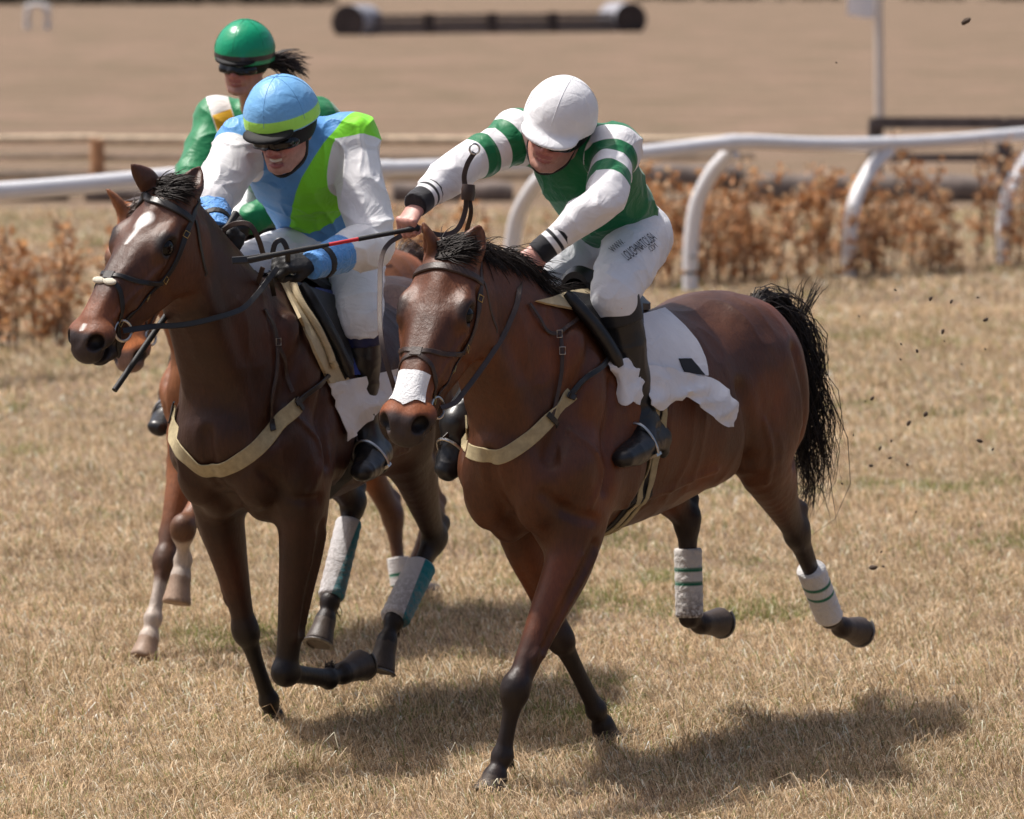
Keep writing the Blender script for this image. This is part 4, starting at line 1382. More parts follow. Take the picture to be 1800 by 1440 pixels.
def add_hand(F, w, kn, palm, thumb_side, inflate=0.0, curl=1.0, k=.006):
    """closed hand: wrist w, knuckle centre kn, palm normal, thumb on +thumb_side*(d x palm)"""
    d = unit(kn - w)
    p = unit(palm - (palm @ d) * d)
    sd = np.cross(d, p) * thumb_side
    L = np.linalg.norm(kn - w)
    F.tube([w - d * .01, w + d * L * .35, w + d * L * .95], [(.026 + inflate, .020 + inflate), (.036 + inflate, .018 + inflate), (.041 + inflate, .016 + inflate)], sd, k=.012)
    for i, off in enumerate((.031, .0105, -.0105, -.030)):
        ln = (.044, .048, .045, .036)[i]
        r = (.0098, .0102, .0098, .0088)[i] + inflate
        a0 = kn + sd * off - d * .006 - p * .002
        v1 = unit(d * math.cos(.95 * curl) + p * math.sin(.95 * curl))
        a1 = a0 + v1 * ln
        an = 2.45 * curl
        v2 = unit(d * math.cos(an) + p * math.sin(an))
        a2 = a1 + v2 * ln * .62
        an = 3.6 * curl
        v3 = unit(d * math.cos(an) + p * math.sin(an))
        a3 = a2 + v3 * ln * .45
        F.tube([a0, a1], [r * 1.05, r], sd, k=k, n=2)
        F.tube([a1, a2, a3], [r, r * .95, r * .88], sd, k=k, n=3)
        F.ell(a0 - p * .004, (r * 1.1,) * 3, k=.006)
    t0 = w + d * L * .35 + sd * .030 + p * .008
    t1 = t0 + unit(d * .75 + sd * .35 + p * .55) * .038
    t2 = t1 + unit(d * .35 - sd * .55 + p * .75) * .032
    F.tube([t0, t1, t2], np.array([.0135, .0112, .0095]) + inflate, sd, k=.010, n=3)

def rider(name, fr, J, face, up_hint, roll=0.0, label='', gloves=False, hs=1.0, mouth='closed', hw=1.0):
    """J: local joints. Body (head, neck, hands and limbs) is one surface; the clothes are shells over it."""
    r = Rider()
    r.fr = fr; r.J = J
    r.root = fr.empty(name)
    tag(r.root, label, 'person', 'jockeys')
    f = unit(face)
    u = unit(up_hint - (up_hint @ f) * f)
    l = np.cross(u, f)                       # wearer's left
    r.f, r.u, r.l = f, u, l
    c = J['head']                            # centre of the skull
    def hp(a, b, d):                         # left, forward, up
        return c + (l * a + f * b + u * d) * hs
    r.hp = hp; r.hs = hs
    pts = np.array([v for k_, v in J.items() if not k_.endswith('palm')])
    lo, hi = pts.min(0) - .17, pts.max(0) + .2
    st = .0048
    F = Field(Field.axis((lo[0], hi[0], st)), Field.axis((lo[1], hi[1], st)), Field.axis((lo[2], hi[2], st)))
    S = hs
    side = unit(J['Ls'] - J['Rs'])
    # trunk and limbs
    F.tube([J['pel'], J['pel'] * .5 + J['chest'] * .5, J['chest'], J['neck']], [(.15, .11), (.125, .095), (.15, .105), (.07, .065)], side, k=.04)
    for q in 'LR':
        F.tube([J[q + 's'], J[q + 'e']], [.050, .038], side, k=.03, n=2)
        F.tube([J[q + 'e'], J[q + 'w']], [.038, .027], side, k=.02, n=2)
        F.tube([J[q + 'hip'], J[q + 'k']], [.080, .052], side, k=.04, n=2)
        F.tube([J[q + 'k'], J[q + 'k'] * .1 + J[q + 'a'] * .9], [.052, .034], side, k=.02, n=2)
        d = unit(J[q + 'h'] - J[q + 'w'])
        add_hand(F, J[q + 'w'] + d * .01, J[q + 'h'], J[q + 'palm'], 1 if q == 'L' else -1)
    # neck and head
    F.tube([J['neck'] - u * .02, J['neck'] * .4 + hp(0, -.02, -.06) * .6, hp(0, -.015, -.03)], np.array([.062, .056, .056]) * S, l, k=.03)
    F.ell(hp(0, -.012, .025), np.array((.075, .095, .090)) * S, (l, f, u), k=.02)
    F.ell(hp(0, .035, -.035), np.array((.060, .062, .075)) * S, (l, f, u), k=.03)
    for g in (-1, 1):
        F.tube([hp(.058 * g, -.005, -.035), hp(.054 * g, .012, -.080), hp(.026 * g, .065, -.112)], np.array([.018, .018, .016]) * S, l, k=.03)   # jaw
        F.ell(hp(.042 * g, .072, -.030), np.array((.022, .018, .018)) * S, (l, f, u), k=.022)        # cheekbone
        F.tube([hp(.012 * g, .090, .012), hp(.040 * g, .080, .014)], np.array([.011, .010]) * S, l, k=.016)   # brow
        F.ell(hp(.032 * g, .100, -.008), np.array((.018, .014, .012)) * S, (l, f, u), k=.012, cut=True)          # eye hollow
        F.ell(hp(.078 * g, -.012, -.022), np.array((.010, .018, .030)) * S, (l, f, u), k=.006)                       # ear
        F.ell(hp(.013 * g, .098, -.050), np.array((.010, .011, .009)) * S, (l, f, u), k=.008)                        # wing of the nose
        F.tube([hp(.022 * g, .090, -.050), hp(.034 * g, .078, -.078)], np.array([.006, .005]) * S, l, k=.012, cut=(mouth == 'grin'))
    F.tube([hp(0, .092, .010), hp(0, .104, -.022), hp(0, .114, -.044)], np.array([.009, .0095, .012]) * S, l, k=.010)     # nose
    F.ell(hp(0, .080, -.112), np.array((.022, .020, .018)) * S, (l, f, u), k=.02)            # chin
    F.ell(hp(0, .080, -.066), np.array((.034, .022, .022)) * S, (l, f, u), k=.015)           # round the mouth
    if mouth == 'grin':
        F.tube([hp(-.031, .086, -.072), hp(0, .102, -.080), hp(.031, .086, -.072)], np.array([(.006, .006), (.010, .010), (.006, .006)]) * S, u, k=.005, cut=True)
    F.tube([hp(-.024, .092, -.0705 + (.006 if mouth == 'grin' else 0)), hp(0, .1015, -.068 + (.006 if mouth == 'grin' else 0)), hp(.024, .092, -.0705 + (.006 if mouth == 'grin' else 0))], np.array([.0045, .006, .0045]) * S, u, k=.005)
    F.tube([hp(-.022, .091, -.082 - (.010 if mouth == 'grin' else 0)), hp(0, .100, -.0845 - (.010 if mouth == 'grin' else 0)), hp(.022, .091, -.082 - (.010 if mouth == 'grin' else 0))], np.array([.0045, .0065, .0045]) * S, u, k=.006)
    r.F = F
    P, Q = F.mesh(2)
    rel = (P - c) / S
    a, b, d = rel @ l, rel @ f, rel @ u
    skin = np.array([.46, .245, .185])
    col = np.tile(skin, (len(P), 1))
    ishead = (np.abs(a) < .12) & (np.abs(b) < .15) & (np.abs(d) < .15)
    red = (1 - sstep(.012, .05, np.hypot(np.abs(a) - .042, d + .035))) + (1 - sstep(.008, .03, np.hypot(a, d + .045)))
    col = np.where(ishead[:, None], col * (1 - .28 * np.clip(red, 0, 1)[:, None] * np.array([0, 1, .9])), col)
    zz = -.068 if mouth != 'grin' else -.062
    lips = ((np.abs(d - zz) < .007) | (np.abs(d - zz + (.017 if mouth != 'grin' else .033)) < .007)) & (np.abs(a) < .026) & (b > .085)
    col = np.where((ishead & lips)[:, None], np.array([.36, .12, .11]), col)
    hand = np.zeros(len(P), bool)
    for q in 'LR':
        hand |= np.linalg.norm(P - J[q + 'h'], axis=1) < .09
    kn = vnoise(P, 60, 4)
    col = np.where(hand[:, None], np.array([.50, .25, .20]) * (1 + .18 * kn[:, None] * np.array([.5, 1, 1])), col)
    obj('body', new_mesh('body', P, Q, MATS['skin'], {'Col': col}), r.root)
    if mouth == 'grin':
        G = []
        for t in np.linspace(-1, 1, 15):
            x = .021 * t; y = .0965 - .010 * t * t
            G.append([hp(x, y - .004, -.0735), hp(x, y, -.0745), hp(x, y, -.0825 + .003 * t * t), hp(x, y - .004, -.083)])
        MB().grid(np.array(G)).build('teeth', plain('teeth', (.72, .66, .55), .3, .05, bstr=0), r.root)
    return r

def shell(r, name, mat, build, step=.0048, margin=.03, wrinkle=.004, wf=14, attrs=None, smooth=3, seed=0, pad=None, cuts=()):
    """one garment: build(F) adds its solids to a fresh field"""
    pts = np.array(pad)
    lo, hi = pts.min(0) - .14, pts.max(0) + .14
    F = Field(Field.axis((lo[0], hi[0], step)), Field.axis((lo[1], hi[1], step)), Field.axis((lo[2], hi[2], step)))
    build(F)
    for p, n in cuts:
        F.cutplane(p, n)
    P, Q = F.mesh(smooth)
    if wrinkle:
        N = F.grad(P)
        W1 = P + .05 * np.stack([vnoise(P, 5, seed + 7), vnoise(P, 5, seed + 8), vnoise(P, 5, seed + 9)], 1)
        rid = (1 - np.abs(vnoise(W1 * V(1, .55, 1.25), wf * .62, seed))) ** 3 - .3
        rid2 = (1 - np.abs(vnoise(W1 * V(.6, 1, .8), wf * 1.15, seed + 5))) ** 4 - .2
        w = 1.2 * rid + .85 * rid2 + .9 * vnoise(P, wf * .35, seed + 3)
        P = P + N * (w * wrinkle)[:, None]
    at_ = attrs(P) if attrs else None
    o = obj(name, new_mesh(name, P, Q, mat, at_), r.root)
    return F, o

def pos_on(P, a, b):
    """distance along the axis a->b"""
    return (P - a) @ unit(b - a)

def jersey(r, name, mat, arm=(.074, .064, .050), body=1.0, attrs=None, seed=0, wrist=.0, wrinkle=.006, hem=0.0):
    J = r.J
    side = unit(J['Ls'] - J['Rs'])
    def build(F):
        b = body
        waist = J['pel'] * .72 + J['chest'] * .28
        F.tube([waist - unit(J['chest'] - J['pel']) * hem, J['pel'] * .45 + J['chest'] * .55, J['chest'], J['chest'] * .45 + J['neck'] * .55, J['neck']],
               np.array([(.150, .120), (.155, .128), (.168, .128), (.15, .105), (.075, .07)]) * b, side, k=.04)
        for q in 'LR':
            F.ell(J[q + 's'], (.078 * b,) * 3, k=.06)
            F.tube([J['neck'] * .5 + J['chest'] * .5, J[q + 's']], [.075 * b, .07 * b], side, k=.05, n=2)
            w = J[q + 'w'] + unit(J[q + 'e'] - J[q + 'w']) * wrist
            F.tube([J[q + 's'], J[q + 's'] * .5 + J[q + 'e'] * .5, J[q + 'e'], J[q + 'e'] * .45 + w * .55, w], [arm[0], arm[0] * .98, arm[1], arm[1] * .95, arm[2]], side, k=.035, n=5)
    pad = [J[k] for k in ('pel', 'chest', 'neck', 'Ls', 'Le', 'Lw', 'Rs', 'Re', 'Rw')]
    return shell(r, name, mat, build, attrs=attrs, wrinkle=wrinkle, seed=seed, pad=pad, cuts=[(J['pel'] * .80 + J['chest'] * .20 - unit(J['chest'] - J['pel']) * hem, J['pel'] - J['chest'])])

def breeches(r, mat, seed=0, attrs=None, seat=1.0):
    J = r.J
    side = unit(J['Lhip'] - J['Rhip'])
    def build(F):
        F.ell(J['pel'], (.135 * seat, .165 * seat, .125 * seat), k=.05)
        F.tube([J['pel'], J['pel'] * .5 + J['chest'] * .5], [(.15, .12), (.13, .11)], side, k=.05, n=2)
        for q in 'LR':
            F.tube([J[q + 'hip'], J[q + 'hip'] * .6 + J[q + 'k'] * .4, J[q + 'k'], J[q + 'k'] * .86 + J[q + 'a'] * .14], [.110, .100, .080, .070], side, k=.045, n=4)
    pad = [J[k] for k in ('pel', 'Lhip', 'Lk', 'Rhip', 'Rk')] + [J['Lk'] * .7 + J['La'] * .3, J['Rk'] * .7 + J['Ra'] * .3]
    return shell(r, 'breeches', mat, build, wrinkle=.005, wf=16, seed=seed, pad=pad, attrs=attrs)

def boots(r, mat, top_mat, q, top=.06):
    J = r.J
    k_, a, t, hl = J[q + 'k'], J[q + 'a'], J[q + 't'], J[q + 'heel']
    ax = unit(a - k_)
    s0 = k_ * (1 - top) + a * top
    side = np.cross(ax, unit(t - hl))
    def build(F):
        F.tube([s0, k_ * .6 + a * .4, k_ * .25 + a * .75, a], [(.074, .080), (.066, .074), (.052, .056), (.048, .054)], side, k=.02)
        F.tube([a, hl], [(.048, .050), (.040, .042)], side, k=.03, n=2)
        F.tube([a + ax * .01, hl * .45 + t * .55 - ax * .004, t], [(.044, .048), (.048, .044), (.032, .024)], side, k=.03)
        F.tube([hl, hl * .55 + t * .45, t], [(.040, .042), (.048, .040), (.036, .024)], side, k=.03)
        F.tube([hl + ax * .018, hl + ax * .045], [(.030, .032), (.030, .032)], side, k=.008, n=2)     # heel block
    pad = [s0, a, t, hl]
    b = obj('boot', None, r.root) if False else None
    F, o = shell(r, 'boot', mat, build, step=.0045, wrinkle=.003, wf=18, seed=2, pad=pad, cuts=[(s0 + ax * .004, -ax)])
    # turned-down cuff of the boot
    def build2(F2):
        F2.tube([s0 - ax * .012, s0 + ax * .075], [(.080, .086), (.0765, .084)], side, k=.01, n=2)
    F2, o2 = shell(r, 'boot_top', top_mat, build2, step=.0045, wrinkle=0, pad=[s0, s0 + ax * .09], cuts=[(s0 + ax * .075, ax), (s0 - ax * .012, -ax)])
    o2.parent = o
    m = MB()
    n_ = unit(fr_toward(r, s0))
    p0 = s0 + ax * .025
    p = F2.snap([p0 + n_ * .08], .001)[0]
    e1 = unit(np.cross(ax, n_))
    pts = [p + e1 * x * .013 - ax * y * .008 for x, y in ((-1, -.3), (-.5, .6), (0, -.2), (.4, .9), (1, -.1), (.3, -.8))]
    m.tube(catmull(pts, 3), .0035, 6)
    m.build('emblem', plain('boot_emblem', (.55, .10, .04), .6, .1, bstr=0), o2)
    return F

def fr_toward(r, p):
    """direction from a local point to the camera, in local axes"""
    w = r.fr.O + r.fr.h * p[0] + r.fr.l * p[1] + V(0, 0, p[2])
    return r.fr.vec(CAM - w)

def helmet(r, mat, attrs=None, size=1.0, tip=.0, peak=True, gores=3, peak_mat=None, cover_peak=True, band=None, drop=-.012, seam_mat=None):
    hp = r.hp
    l, f, u = r.l, r.f, r.u
    uu = unit(u + f * tip); ff = unit(f - (f @ uu) * uu)
    def build(F):
        F.ell(hp(0, -.008, .030), np.array((.112, .134, .124)) * size, (l, ff, uu), k=.01)
        F.cutplane(hp(0, 0, drop), -uu)
        if peak and cover_peak:
            F.ell(hp(0, .105, .004 + drop * .6), np.array((.090, .072, .013)) * size, (l, unit(ff - uu * .28), unit(uu + ff * .28)), k=.02)
    def at_(P):
        d = {}
        rel = P - hp(0, -.008, .03)
        a = np.arctan2(rel @ l, rel @ ff)
        h = rel @ uu
        if attrs:
            d.update(attrs(a, h, rel))
        return d
    pad = [hp(0, 0, .03) + v for v in (l * .12, -l * .12, ff * .2, -ff * .14, uu * .14, -uu * .08)]
    lo = np.array(pad)
    F, o = shell(r, 'helmet_cover', mat, build, step=.0045, wrinkle=.0009, wf=20, seed=8, pad=pad, attrs=at_)
    # seams between the panels of the cover
    m = MB()
    for i in range(gores):
        a = math.pi * i / gores + .0
        pts = []
        for t in np.linspace(R(6), R(174), 26):
            v = (l * math.sin(a) + ff * math.cos(a)) * math.cos(t) * .13 + uu * math.sin(t) * .13
            pts.append(hp(0, -.008, .03) + v)
        pts = F.snap(np.array(pts), .0005)
        keep = (pts - hp(0, 0, drop + .012)) @ uu > 0
        if keep.sum() > 4:
            m.tube(pts[keep], .0011, 5)
    s_ = m.build('seam', seam_mat or mat, o)
    return F, o

def strap_on(F, pts, width, thick, off=.002, n=6):
    C = catmull(pts, n)
    C = F.snap(C, off + thick / 2)
    return C, F.grad(C)
leather_black = plain('leather_black', (.012, .011, .011), .38, .3, 25, bstr=.12, bscale=180)
leather_brown = plain('leather_brown', (.040, .022, .016), .42, .3, 30, bstr=.15, bscale=200)
rubber_black = plain('rubber_black', (.012, .012, .013), .6, .2, 40, bstr=.2, bscale=300)
boot_leather = plain('boot_leather', (.013, .013, .014), .34, .35, 14, bstr=.2, bscale=60)
metal = plain('metal', (.55, .53, .50), .28, .1, 40, metal=1.0, bstr=0)
brass = plain('brass', (.60, .42, .16), .3, .1, 40, metal=1.0, bstr=0)
webbing = plain('webbing', (.40, .33, .19), .85, .18, 45, bstr=.4, bscale=420)
foam = plain('foam', (.52, .42, .26), .9, .1, 50, bstr=.3, bscale=200)
helmet_black = plain('helmet_black', (.006, .006, .007), .65, .2, 30, bstr=.05, spec=.25)
glove_black = plain('glove_black', (.010, .010, .011), .6, .3, 50, bstr=.3, bscale=250)
m_, nt_, b_ = nodes_of('lens'); MATS['lens'] = m_
b_.inputs['Base Color'].default_value = (.006, .006, .007, 1); b_.inputs['Roughness'].default_value = .12
WHITE = (.80, .79, .80)

def sleeve_attr(J, P, s0=0.0, radius=.10):
    out = np.full(len(P), -.05)
    along = np.full(len(P), -1.0)
    for q in 'LR':
        s, e, w = J[q + 's'], J[q + 'e'], J[q + 'w']
        du, tu = seg_dist(P, s, e)
        dl, tl = seg_dist(P, e, w)
        x = np.where(dl < du, np.linalg.norm(e - s) + tl * np.linalg.norm(w - e), pos_on(P, s, e))
        near = np.minimum(du, dl) < radius
        v = np.minimum(np.clip(x - s0, -.05, .05), np.clip(radius - np.minimum(du, dl), -.05, .05))
        m = v > out
        out = np.where(m, v, out)
        along = np.where(near & (m | (v > 0)), x, along)
    return out, along

def goggles(r, z0=-.042, z1=.004, off=.014, half=74, strap=True, stud=True):
    hp = r.hp
    G = []; 
    th = np.linspace(-R(half), R(half), 29)
    base = []
    for t in th:
        row = []
        pinch = .010 * math.exp(-(t / .16) ** 2)
        endr = .010 * sstep(.75, 1.0, abs(t) / R(half))
        for k in np.linspace(0, 1, 8):
            zz = (z0 + pinch + endr) * (1 - k) + (z1 - pinch * .3 - endr) * k
            row.append(hp(math.sin(t) * .088, math.cos(t) * .118, zz))
        base.append(row)
    base = np.array(base)
    sh = base.shape
    inn = r.F.snap(base.reshape(-1, 3), .002).reshape(sh)
    N = r.F.grad(inn.reshape(-1, 3)).reshape(sh)
    lift = np.full(sh[:2], off)
    lift[0] = lift[-1] = .003; lift[:, 0] = .004; lift[:, -1] = .004
    # frame bridges smoothly over nose and brows
    out = base.copy()
    for i, t in enumerate(th):
        rad = np.linalg.norm(inn[i] - hp(0, 0, 0), axis=1)
        out[i] = inn[i] + N[i] * lift[i][:, None]
    for _ in range(3):
        out[1:-1] = (out[:-2] + 2 * out[1:-1] + out[2:]) / 4
    m = MB().grid(out)
    o = m.build('goggles', MATS['lens'], r.root, sharp=0)
    return o

def strap_band(r, F, z0, z1, mat, name='goggle_strap', w=.022, half0=70, off=.002, tilt=.0):
    pts = []
    for t in np.linspace(R(half0), 2 * math.pi - R(half0), 40):
        pts.append(r.hp(math.sin(t) * .11, math.cos(t) * .13, z0 + (z1 - z0) * (1 - math.cos(t)) / 2))
    P = F.snap(np.array(pts), off)
    MB().ribbon(P, F.grad(P), w, .003).build(name, mat, r.root)

def cuff(r, q, name, mat, length=.075, rad=.036, attrs=None, taper=.9, back=0.0):
    J = r.J
    w = J[q + 'w']; ax = unit(J[q + 'w'] - J[q + 'e'])
    a = w - ax * (length * .75 + back); b = w + ax * (length * .25 - back)
    def build(F):
        F.tube([a, b], [rad, rad * taper], V(0, 0, 1), k=.01, n=2)
    return shell(r, name, mat, build, step=.0035, wrinkle=.0015, wf=40, pad=[a, b], cuts=[(b, ax), (a, -ax)],
                 attrs=(lambda P: attrs((P - a) @ ax)) if attrs else None)

# ---- jockey in white cap on the right-hand horse
JA = dict(pel=fA.dp(1100, 412, 14.86), chest=fA.dp(1030, 300, 14.60), neck=fA.dp(1010, 250, 14.48),
          Ls=fA.dp(1082, 262, 14.44), Le=fA.dp(1062, 352, 14.20), Lw=fA.dp(962, 432, 14.16), Lh=fA.dp(915, 468, 14.12),
          Rs=fA.dp(912, 240, 14.52), Re=fA.dp(812, 292, 14.34), Rw=fA.dp(742, 350, 14.15), Rh=fA.dp(714, 392, 14.09),
          Lhip=fA.dp(1118, 430, 14.74), Lk=fA.dp(1080, 516, 14.30), La=fA.dp(1127, 735, 14.36), Lt=fA.dp(1096, 806, 14.14), Lheel=fA.dp(1156, 768, 14.42),
          Rhip=fA.dp(1040, 425, 14.92), Rk=fA.dp(935, 512, 14.62), Ra=fA.pl(803, 742, -.30), Rt=fA.pl(783, 828, -.31), Rheel=fA.pl(803, 742, -.30) + V(-.04, 0, -.06))
JA['Lpalm'] = fA.vec((-.45, .55, -.65)); JA['Rpalm'] = fA.vec((.55, .75, -.1))
faceA = fA.vec((-.26, -.90, -.30)); upA = fA.vec((.22, -.45, .86))
JA['head'] = fA.dp(984, 207, 14.36) - unit(upA - (upA @ unit(faceA)) * unit(faceA)) * .03
rA = rider('person', fA, JA, faceA, upA, hs=1.09,
           label='jockey in green jacket, green-hooped white sleeves and plain white cap, leaning forward with a whip')
silkA = painted('silk_green_white', (.0, .155, .052), [('sleeve', WHITE), ('hoop', (.0, .155, .052))], rough=.48, fold=.45, fscale=11, sheen=.2)
def atA(P):
    v, x = sleeve_attr(JA, P, -.015)
    hoop = np.maximum(.027 - np.abs(x - .080), .028 - np.abs(x - .190))
    return {'sleeve': v, 'hoop': np.where(v > 0, hoop, -.05)}
FjA, _ = jersey(rA, 'jacket', silkA, attrs=atA, seed=1, wrist=.075, body=1.04)
cuffA = painted('cuff_striped', WHITE, [('s1', (.012, .012, .016))], rough=.8, fold=0)
for q in 'LR':
    cuff(rA, q, 'cuff', cuffA, .135, .047, lambda x: {'s1': np.maximum(x - .082, np.maximum(.006 - np.abs(x - .030), .006 - np.abs(x - .058)))}, back=-.012)
white_breech = painted('breeches_white', (.76, .77, .80), rough=.62, fold=.4, fscale=16)
FbA, breA = breeches(rA, white_breech, seed=3)
boot_top_black = plain('boot_top_black', (.010, .010, .012), .55, .3, 30, bstr=.2)
boot_top_navy = plain('boot_top_navy', (.006, .010, .06), .55, .3, 30, bstr=.2)
for q in 'LR':
    boots(rA, boot_leather, boot_top_black, q)
cap_white = painted('cap_white', (.80, .80, .81), rough=.5, fold=.22, fscale=16, sheen=.1)
FhA, _ = helmet(rA, cap_white, tip=.0, drop=.014, size=1.10)
goggles(rA, z0=-.040, z1=.012)
strap_band(rA, rA.F, -.004, .0, rubber_black, 'harness', .045, 62)
MB().tube(catmull([rA.hp(.074, .0, -.03), rA.hp(.062, .03, -.10), rA.hp(.02, .062, -.135), rA.hp(-.02, .062, -.135), rA.hp(-.062, .03, -.10), rA.hp(-.074, 0, -.03)], 5), .006, 6).build('chin_strap', rubber_black, rA.root)

# ---- jockey in blue and lime on the left-hand horse
JB = dict(pel=fB.dp(590, 415, 15.55), chest=fB.dp(535, 305, 15.25), neck=fB.dp(518, 238, 15.13),
          Ls=fB.dp(618, 244, 15.20), Le=fB.dp(652, 425, 15.02), Lw=fB.dp(560, 462, 14.80), Lh=fB.dp(500, 462, 14.74),
          Rs=fB.dp(428, 254, 15.16), Re=fB.dp(372, 352, 15.00), Rw=fB.dp(378, 398, 14.86), Rh=fB.dp(402, 418, 14.78),
          Lhip=fB.dp(625, 435, 15.50), Lk=fB.dp(632, 556, 15.12), La=fB.dp(640, 765, 15.16), Lt=fB.dp(636, 830, 14.96), Lheel=fB.dp(668, 796, 15.2),
          Rhip=fB.dp(555, 430, 15.50), Rk=fB.dp(432, 472, 15.08), Ra=fB.dp(392, 690, 15.45), Rt=fB.dp(360, 760, 15.25), Rheel=fB.dp(392, 730, 15.48))
JB['Lpalm'] = fB.vec((.2, .75, -.6)); JB['Rpalm'] = fB.vec((.5, .6, -.5))
faceB = fB.vec((-.34, -.88, -.34)); upB = fB.vec((-.10, -.2, .97))
JB['head'] = fB.dp(494, 207, 14.99) - unit(upB - (upB @ unit(faceB)) * unit(faceB)) * .03
rB = rider('person', fB, JB, faceB, upB, mouth='grin', hs=1.13,
           label='grinning jockey in blue jacket with lime sash, white sleeves and blue cap')
BLUE = (.115, .33, .68); LIME = (.25, .80, .035)
silkB = painted('silk_blue_lime', BLUE, [('sash', LIME), ('sleeve', WHITE)], rough=.45, fold=.5, fscale=10, sheen=.1)
p1 = fB.dp(640, 222, 15.15); p2 = fB.dp(546, 372, 15.15)
tfw = fB.vec((-.25, -.95, .1))
snB = unit(np.cross(unit(p2 - p1), tfw))
def atB(P):
    v, x = sleeve_attr(JB, P, .032, .113)
    back = (P - JB['chest']) @ tfw
    return {'sleeve': v, 'sash': np.where(back > -.06, .066 - np.abs((P - p1) @ snB), -.05)}
FjB, _ = jersey(rB, 'jacket', silkB, attrs=atB, seed=11, arm=(.083, .076, .058), body=1.12, wrist=.11, wrinkle=.008, hem=-.01)
cuffB = painted('cuff_blue', (.10, .32, .72), rough=.5, fold=.6, fscale=40)
for q in 'LR':
    cuff(rB, q, 'cuff', cuffB, .17, .068, taper=.72)
    cuff(rB, q, 'wrist_band', rubber_black, .026, .060, back=.012, taper=.97)
FbB, _ = breeches(rB, white_breech, seed=13)
for q in 'LR':
    boots(rB, boot_leather, boot_top_navy, q)
def gloves(r, mat):
    for q in 'LR':
        J = r.J
        d = unit(J[q + 'h'] - J[q + 'w'])
        def build(F):
            add_hand(F, J[q + 'w'] + d * .01, J[q + 'h'], J[q + 'palm'], 1 if q == 'L' else -1, inflate=.0035, k=.010)
        shell(r, 'glove', mat, build, step=.0038, wrinkle=.001, wf=60, pad=[J[q + 'w'], J[q + 'h'] + d * .05])
gloves(rB, glove_black)
capB = painted('cap_blue', (.17, .42, .74), [('band', (.42, .85, .12))], rough=.45, fold=.25, fscale=18, sheen=.1)
FhB, _ = helmet(rB, capB, lambda a, h, rel: {'band': np.minimum(h + .012, .030 - h)}, tip=-.0, drop=.014, size=1.16, cover_peak=False, seam_mat=plain('seam_blue', (.13, .34, .62), .5, .05, bstr=0))
def under_shell(r, drop=-.045, peak=.105):
    def build(F):
        S = r.hs
        F.ell(r.hp(0, -.010, .022), np.array((.104, .124, .112)) * S, (r.l, r.f, r.u), k=.01)
        F.cutplane(r.hp(0, 0, drop), -r.u)
        F.ell(r.hp(0, peak, .016), np.array((.084, .055, .014)) * S, (r.l, unit(r.f - r.u * .25), unit(r.u + r.f * .25)), k=.02)
        # opening for the face
        F.ell(r.hp(0, .120, -.078), np.array((.082, .085, .072)) * S, (r.l, r.f, r.u), k=.01, cut=True)
    pad = [r.hp(0, 0, .03) + v for v in (r.l * .12, -r.l * .12, r.f * .19, -r.f * .14, r.u * .1, -r.u * .12)]
    shell(r, 'helmet_shell', helmet_black, build, step=.0045, wrinkle=0, pad=pad)
under_shell(rB, peak=.108); under_shell(rA, drop=-.05, peak=.07)
goggles(rB)
strap_band(rB, rB.F, -.004, .0, rubber_black, 'harness', .05, 66)
MB().tube(catmull([rB.hp(.078, .0, -.03), rB.hp(.066, .02, -.10), rB.hp(.02, .060, -.137), rB.hp(-.02, .060, -.137), rB.hp(-.066, .02, -.10), rB.hp(-.078, 0, -.03)], 5), .007, 6).build('chin_strap', rubber_black, rB.root)

# ---- jockey in green on the horse behind
JC = dict(pel=fC.dp(525, 345, 17.65), chest=fC.dp(470, 255, 17.35), neck=fC.dp(455, 195, 17.25),
          Ls=fC.dp(556, 215, 17.32), Le=fC.dp(540, 335, 17.05), Lw=fC.dp(446, 384, 16.92), Lh=fC.dp(402, 396, 16.86),
          Rs=fC.dp(382, 212, 17.28), Re=fC.dp(340, 318, 17.10), Rw=fC.dp(362, 385, 16.92), Rh=fC.dp(380, 405, 16.86),
          Lhip=fC.dp(545, 360, 17.6), Lk=fC.dp(540, 460, 17.2), La=fC.dp(545, 650, 17.3), Lt=fC.dp(530, 715, 17.1), Lheel=fC.dp(560, 690, 17.3),
          Rhip=fC.dp(480, 355, 17.6), Rk=fC.dp(378, 440, 17.3), Ra=fC.dp(304, 690, 17.4), Rt=fC.dp(278, 752, 17.2), Rheel=fC.dp(302, 726, 17.42))
JC['Lpalm'] = fC.vec((-.2, .75, -.6)); JC['Rpalm'] = fC.vec((.5, .6, -.5))
faceC = fC.vec((-.30, -.93, -.16)); upC = fC.vec((.04, -.15, .98))
JC['head'] = fC.dp(429, 92, 17.05) - unit(upC - (upC @ unit(faceC)) * unit(faceC)) * .03
rC = rider('person', fC, JC, faceC, upC, hs=1.0,
           label='jockey in green jacket with white and yellow collar and green cap, riding behind')
silkC = painted('silk_green_yellow', (.0, .20, .065), [('white', (.74, .72, .68)), ('yellow', (.68, .38, .01))], rough=.45, fold=.5, fscale=9)
c1 = fC.dp(378, 165, 17.2); c2 = fC.dp(402, 232, 17.2)
snC = unit(np.cross(unit(c2 - c1), fC.vec((0, -1, .1))))
ddC = unit(c2 - c1)
def atC(P):
    s = (P - c1) @ ddC
    w = np.minimum(.042 - np.abs((P - c1) @ snC), np.minimum(s + .05, .21 - s))
    w = np.where((P - JC['chest']) @ fC.vec((0, -1, 0)) > -.05, w, -.05)
    y = np.minimum(w - .003, np.minimum(s - .065, .17 - s) + .012 * np.sin(s * 60))
    return {'white': w, 'yellow': y}
FjC, _ = jersey(rC, 'jacket', silkC, attrs=atC, seed=21, arm=(.082, .074, .055), body=1.06, wrinkle=.008)
breeches(rC, white_breech, seed=23)
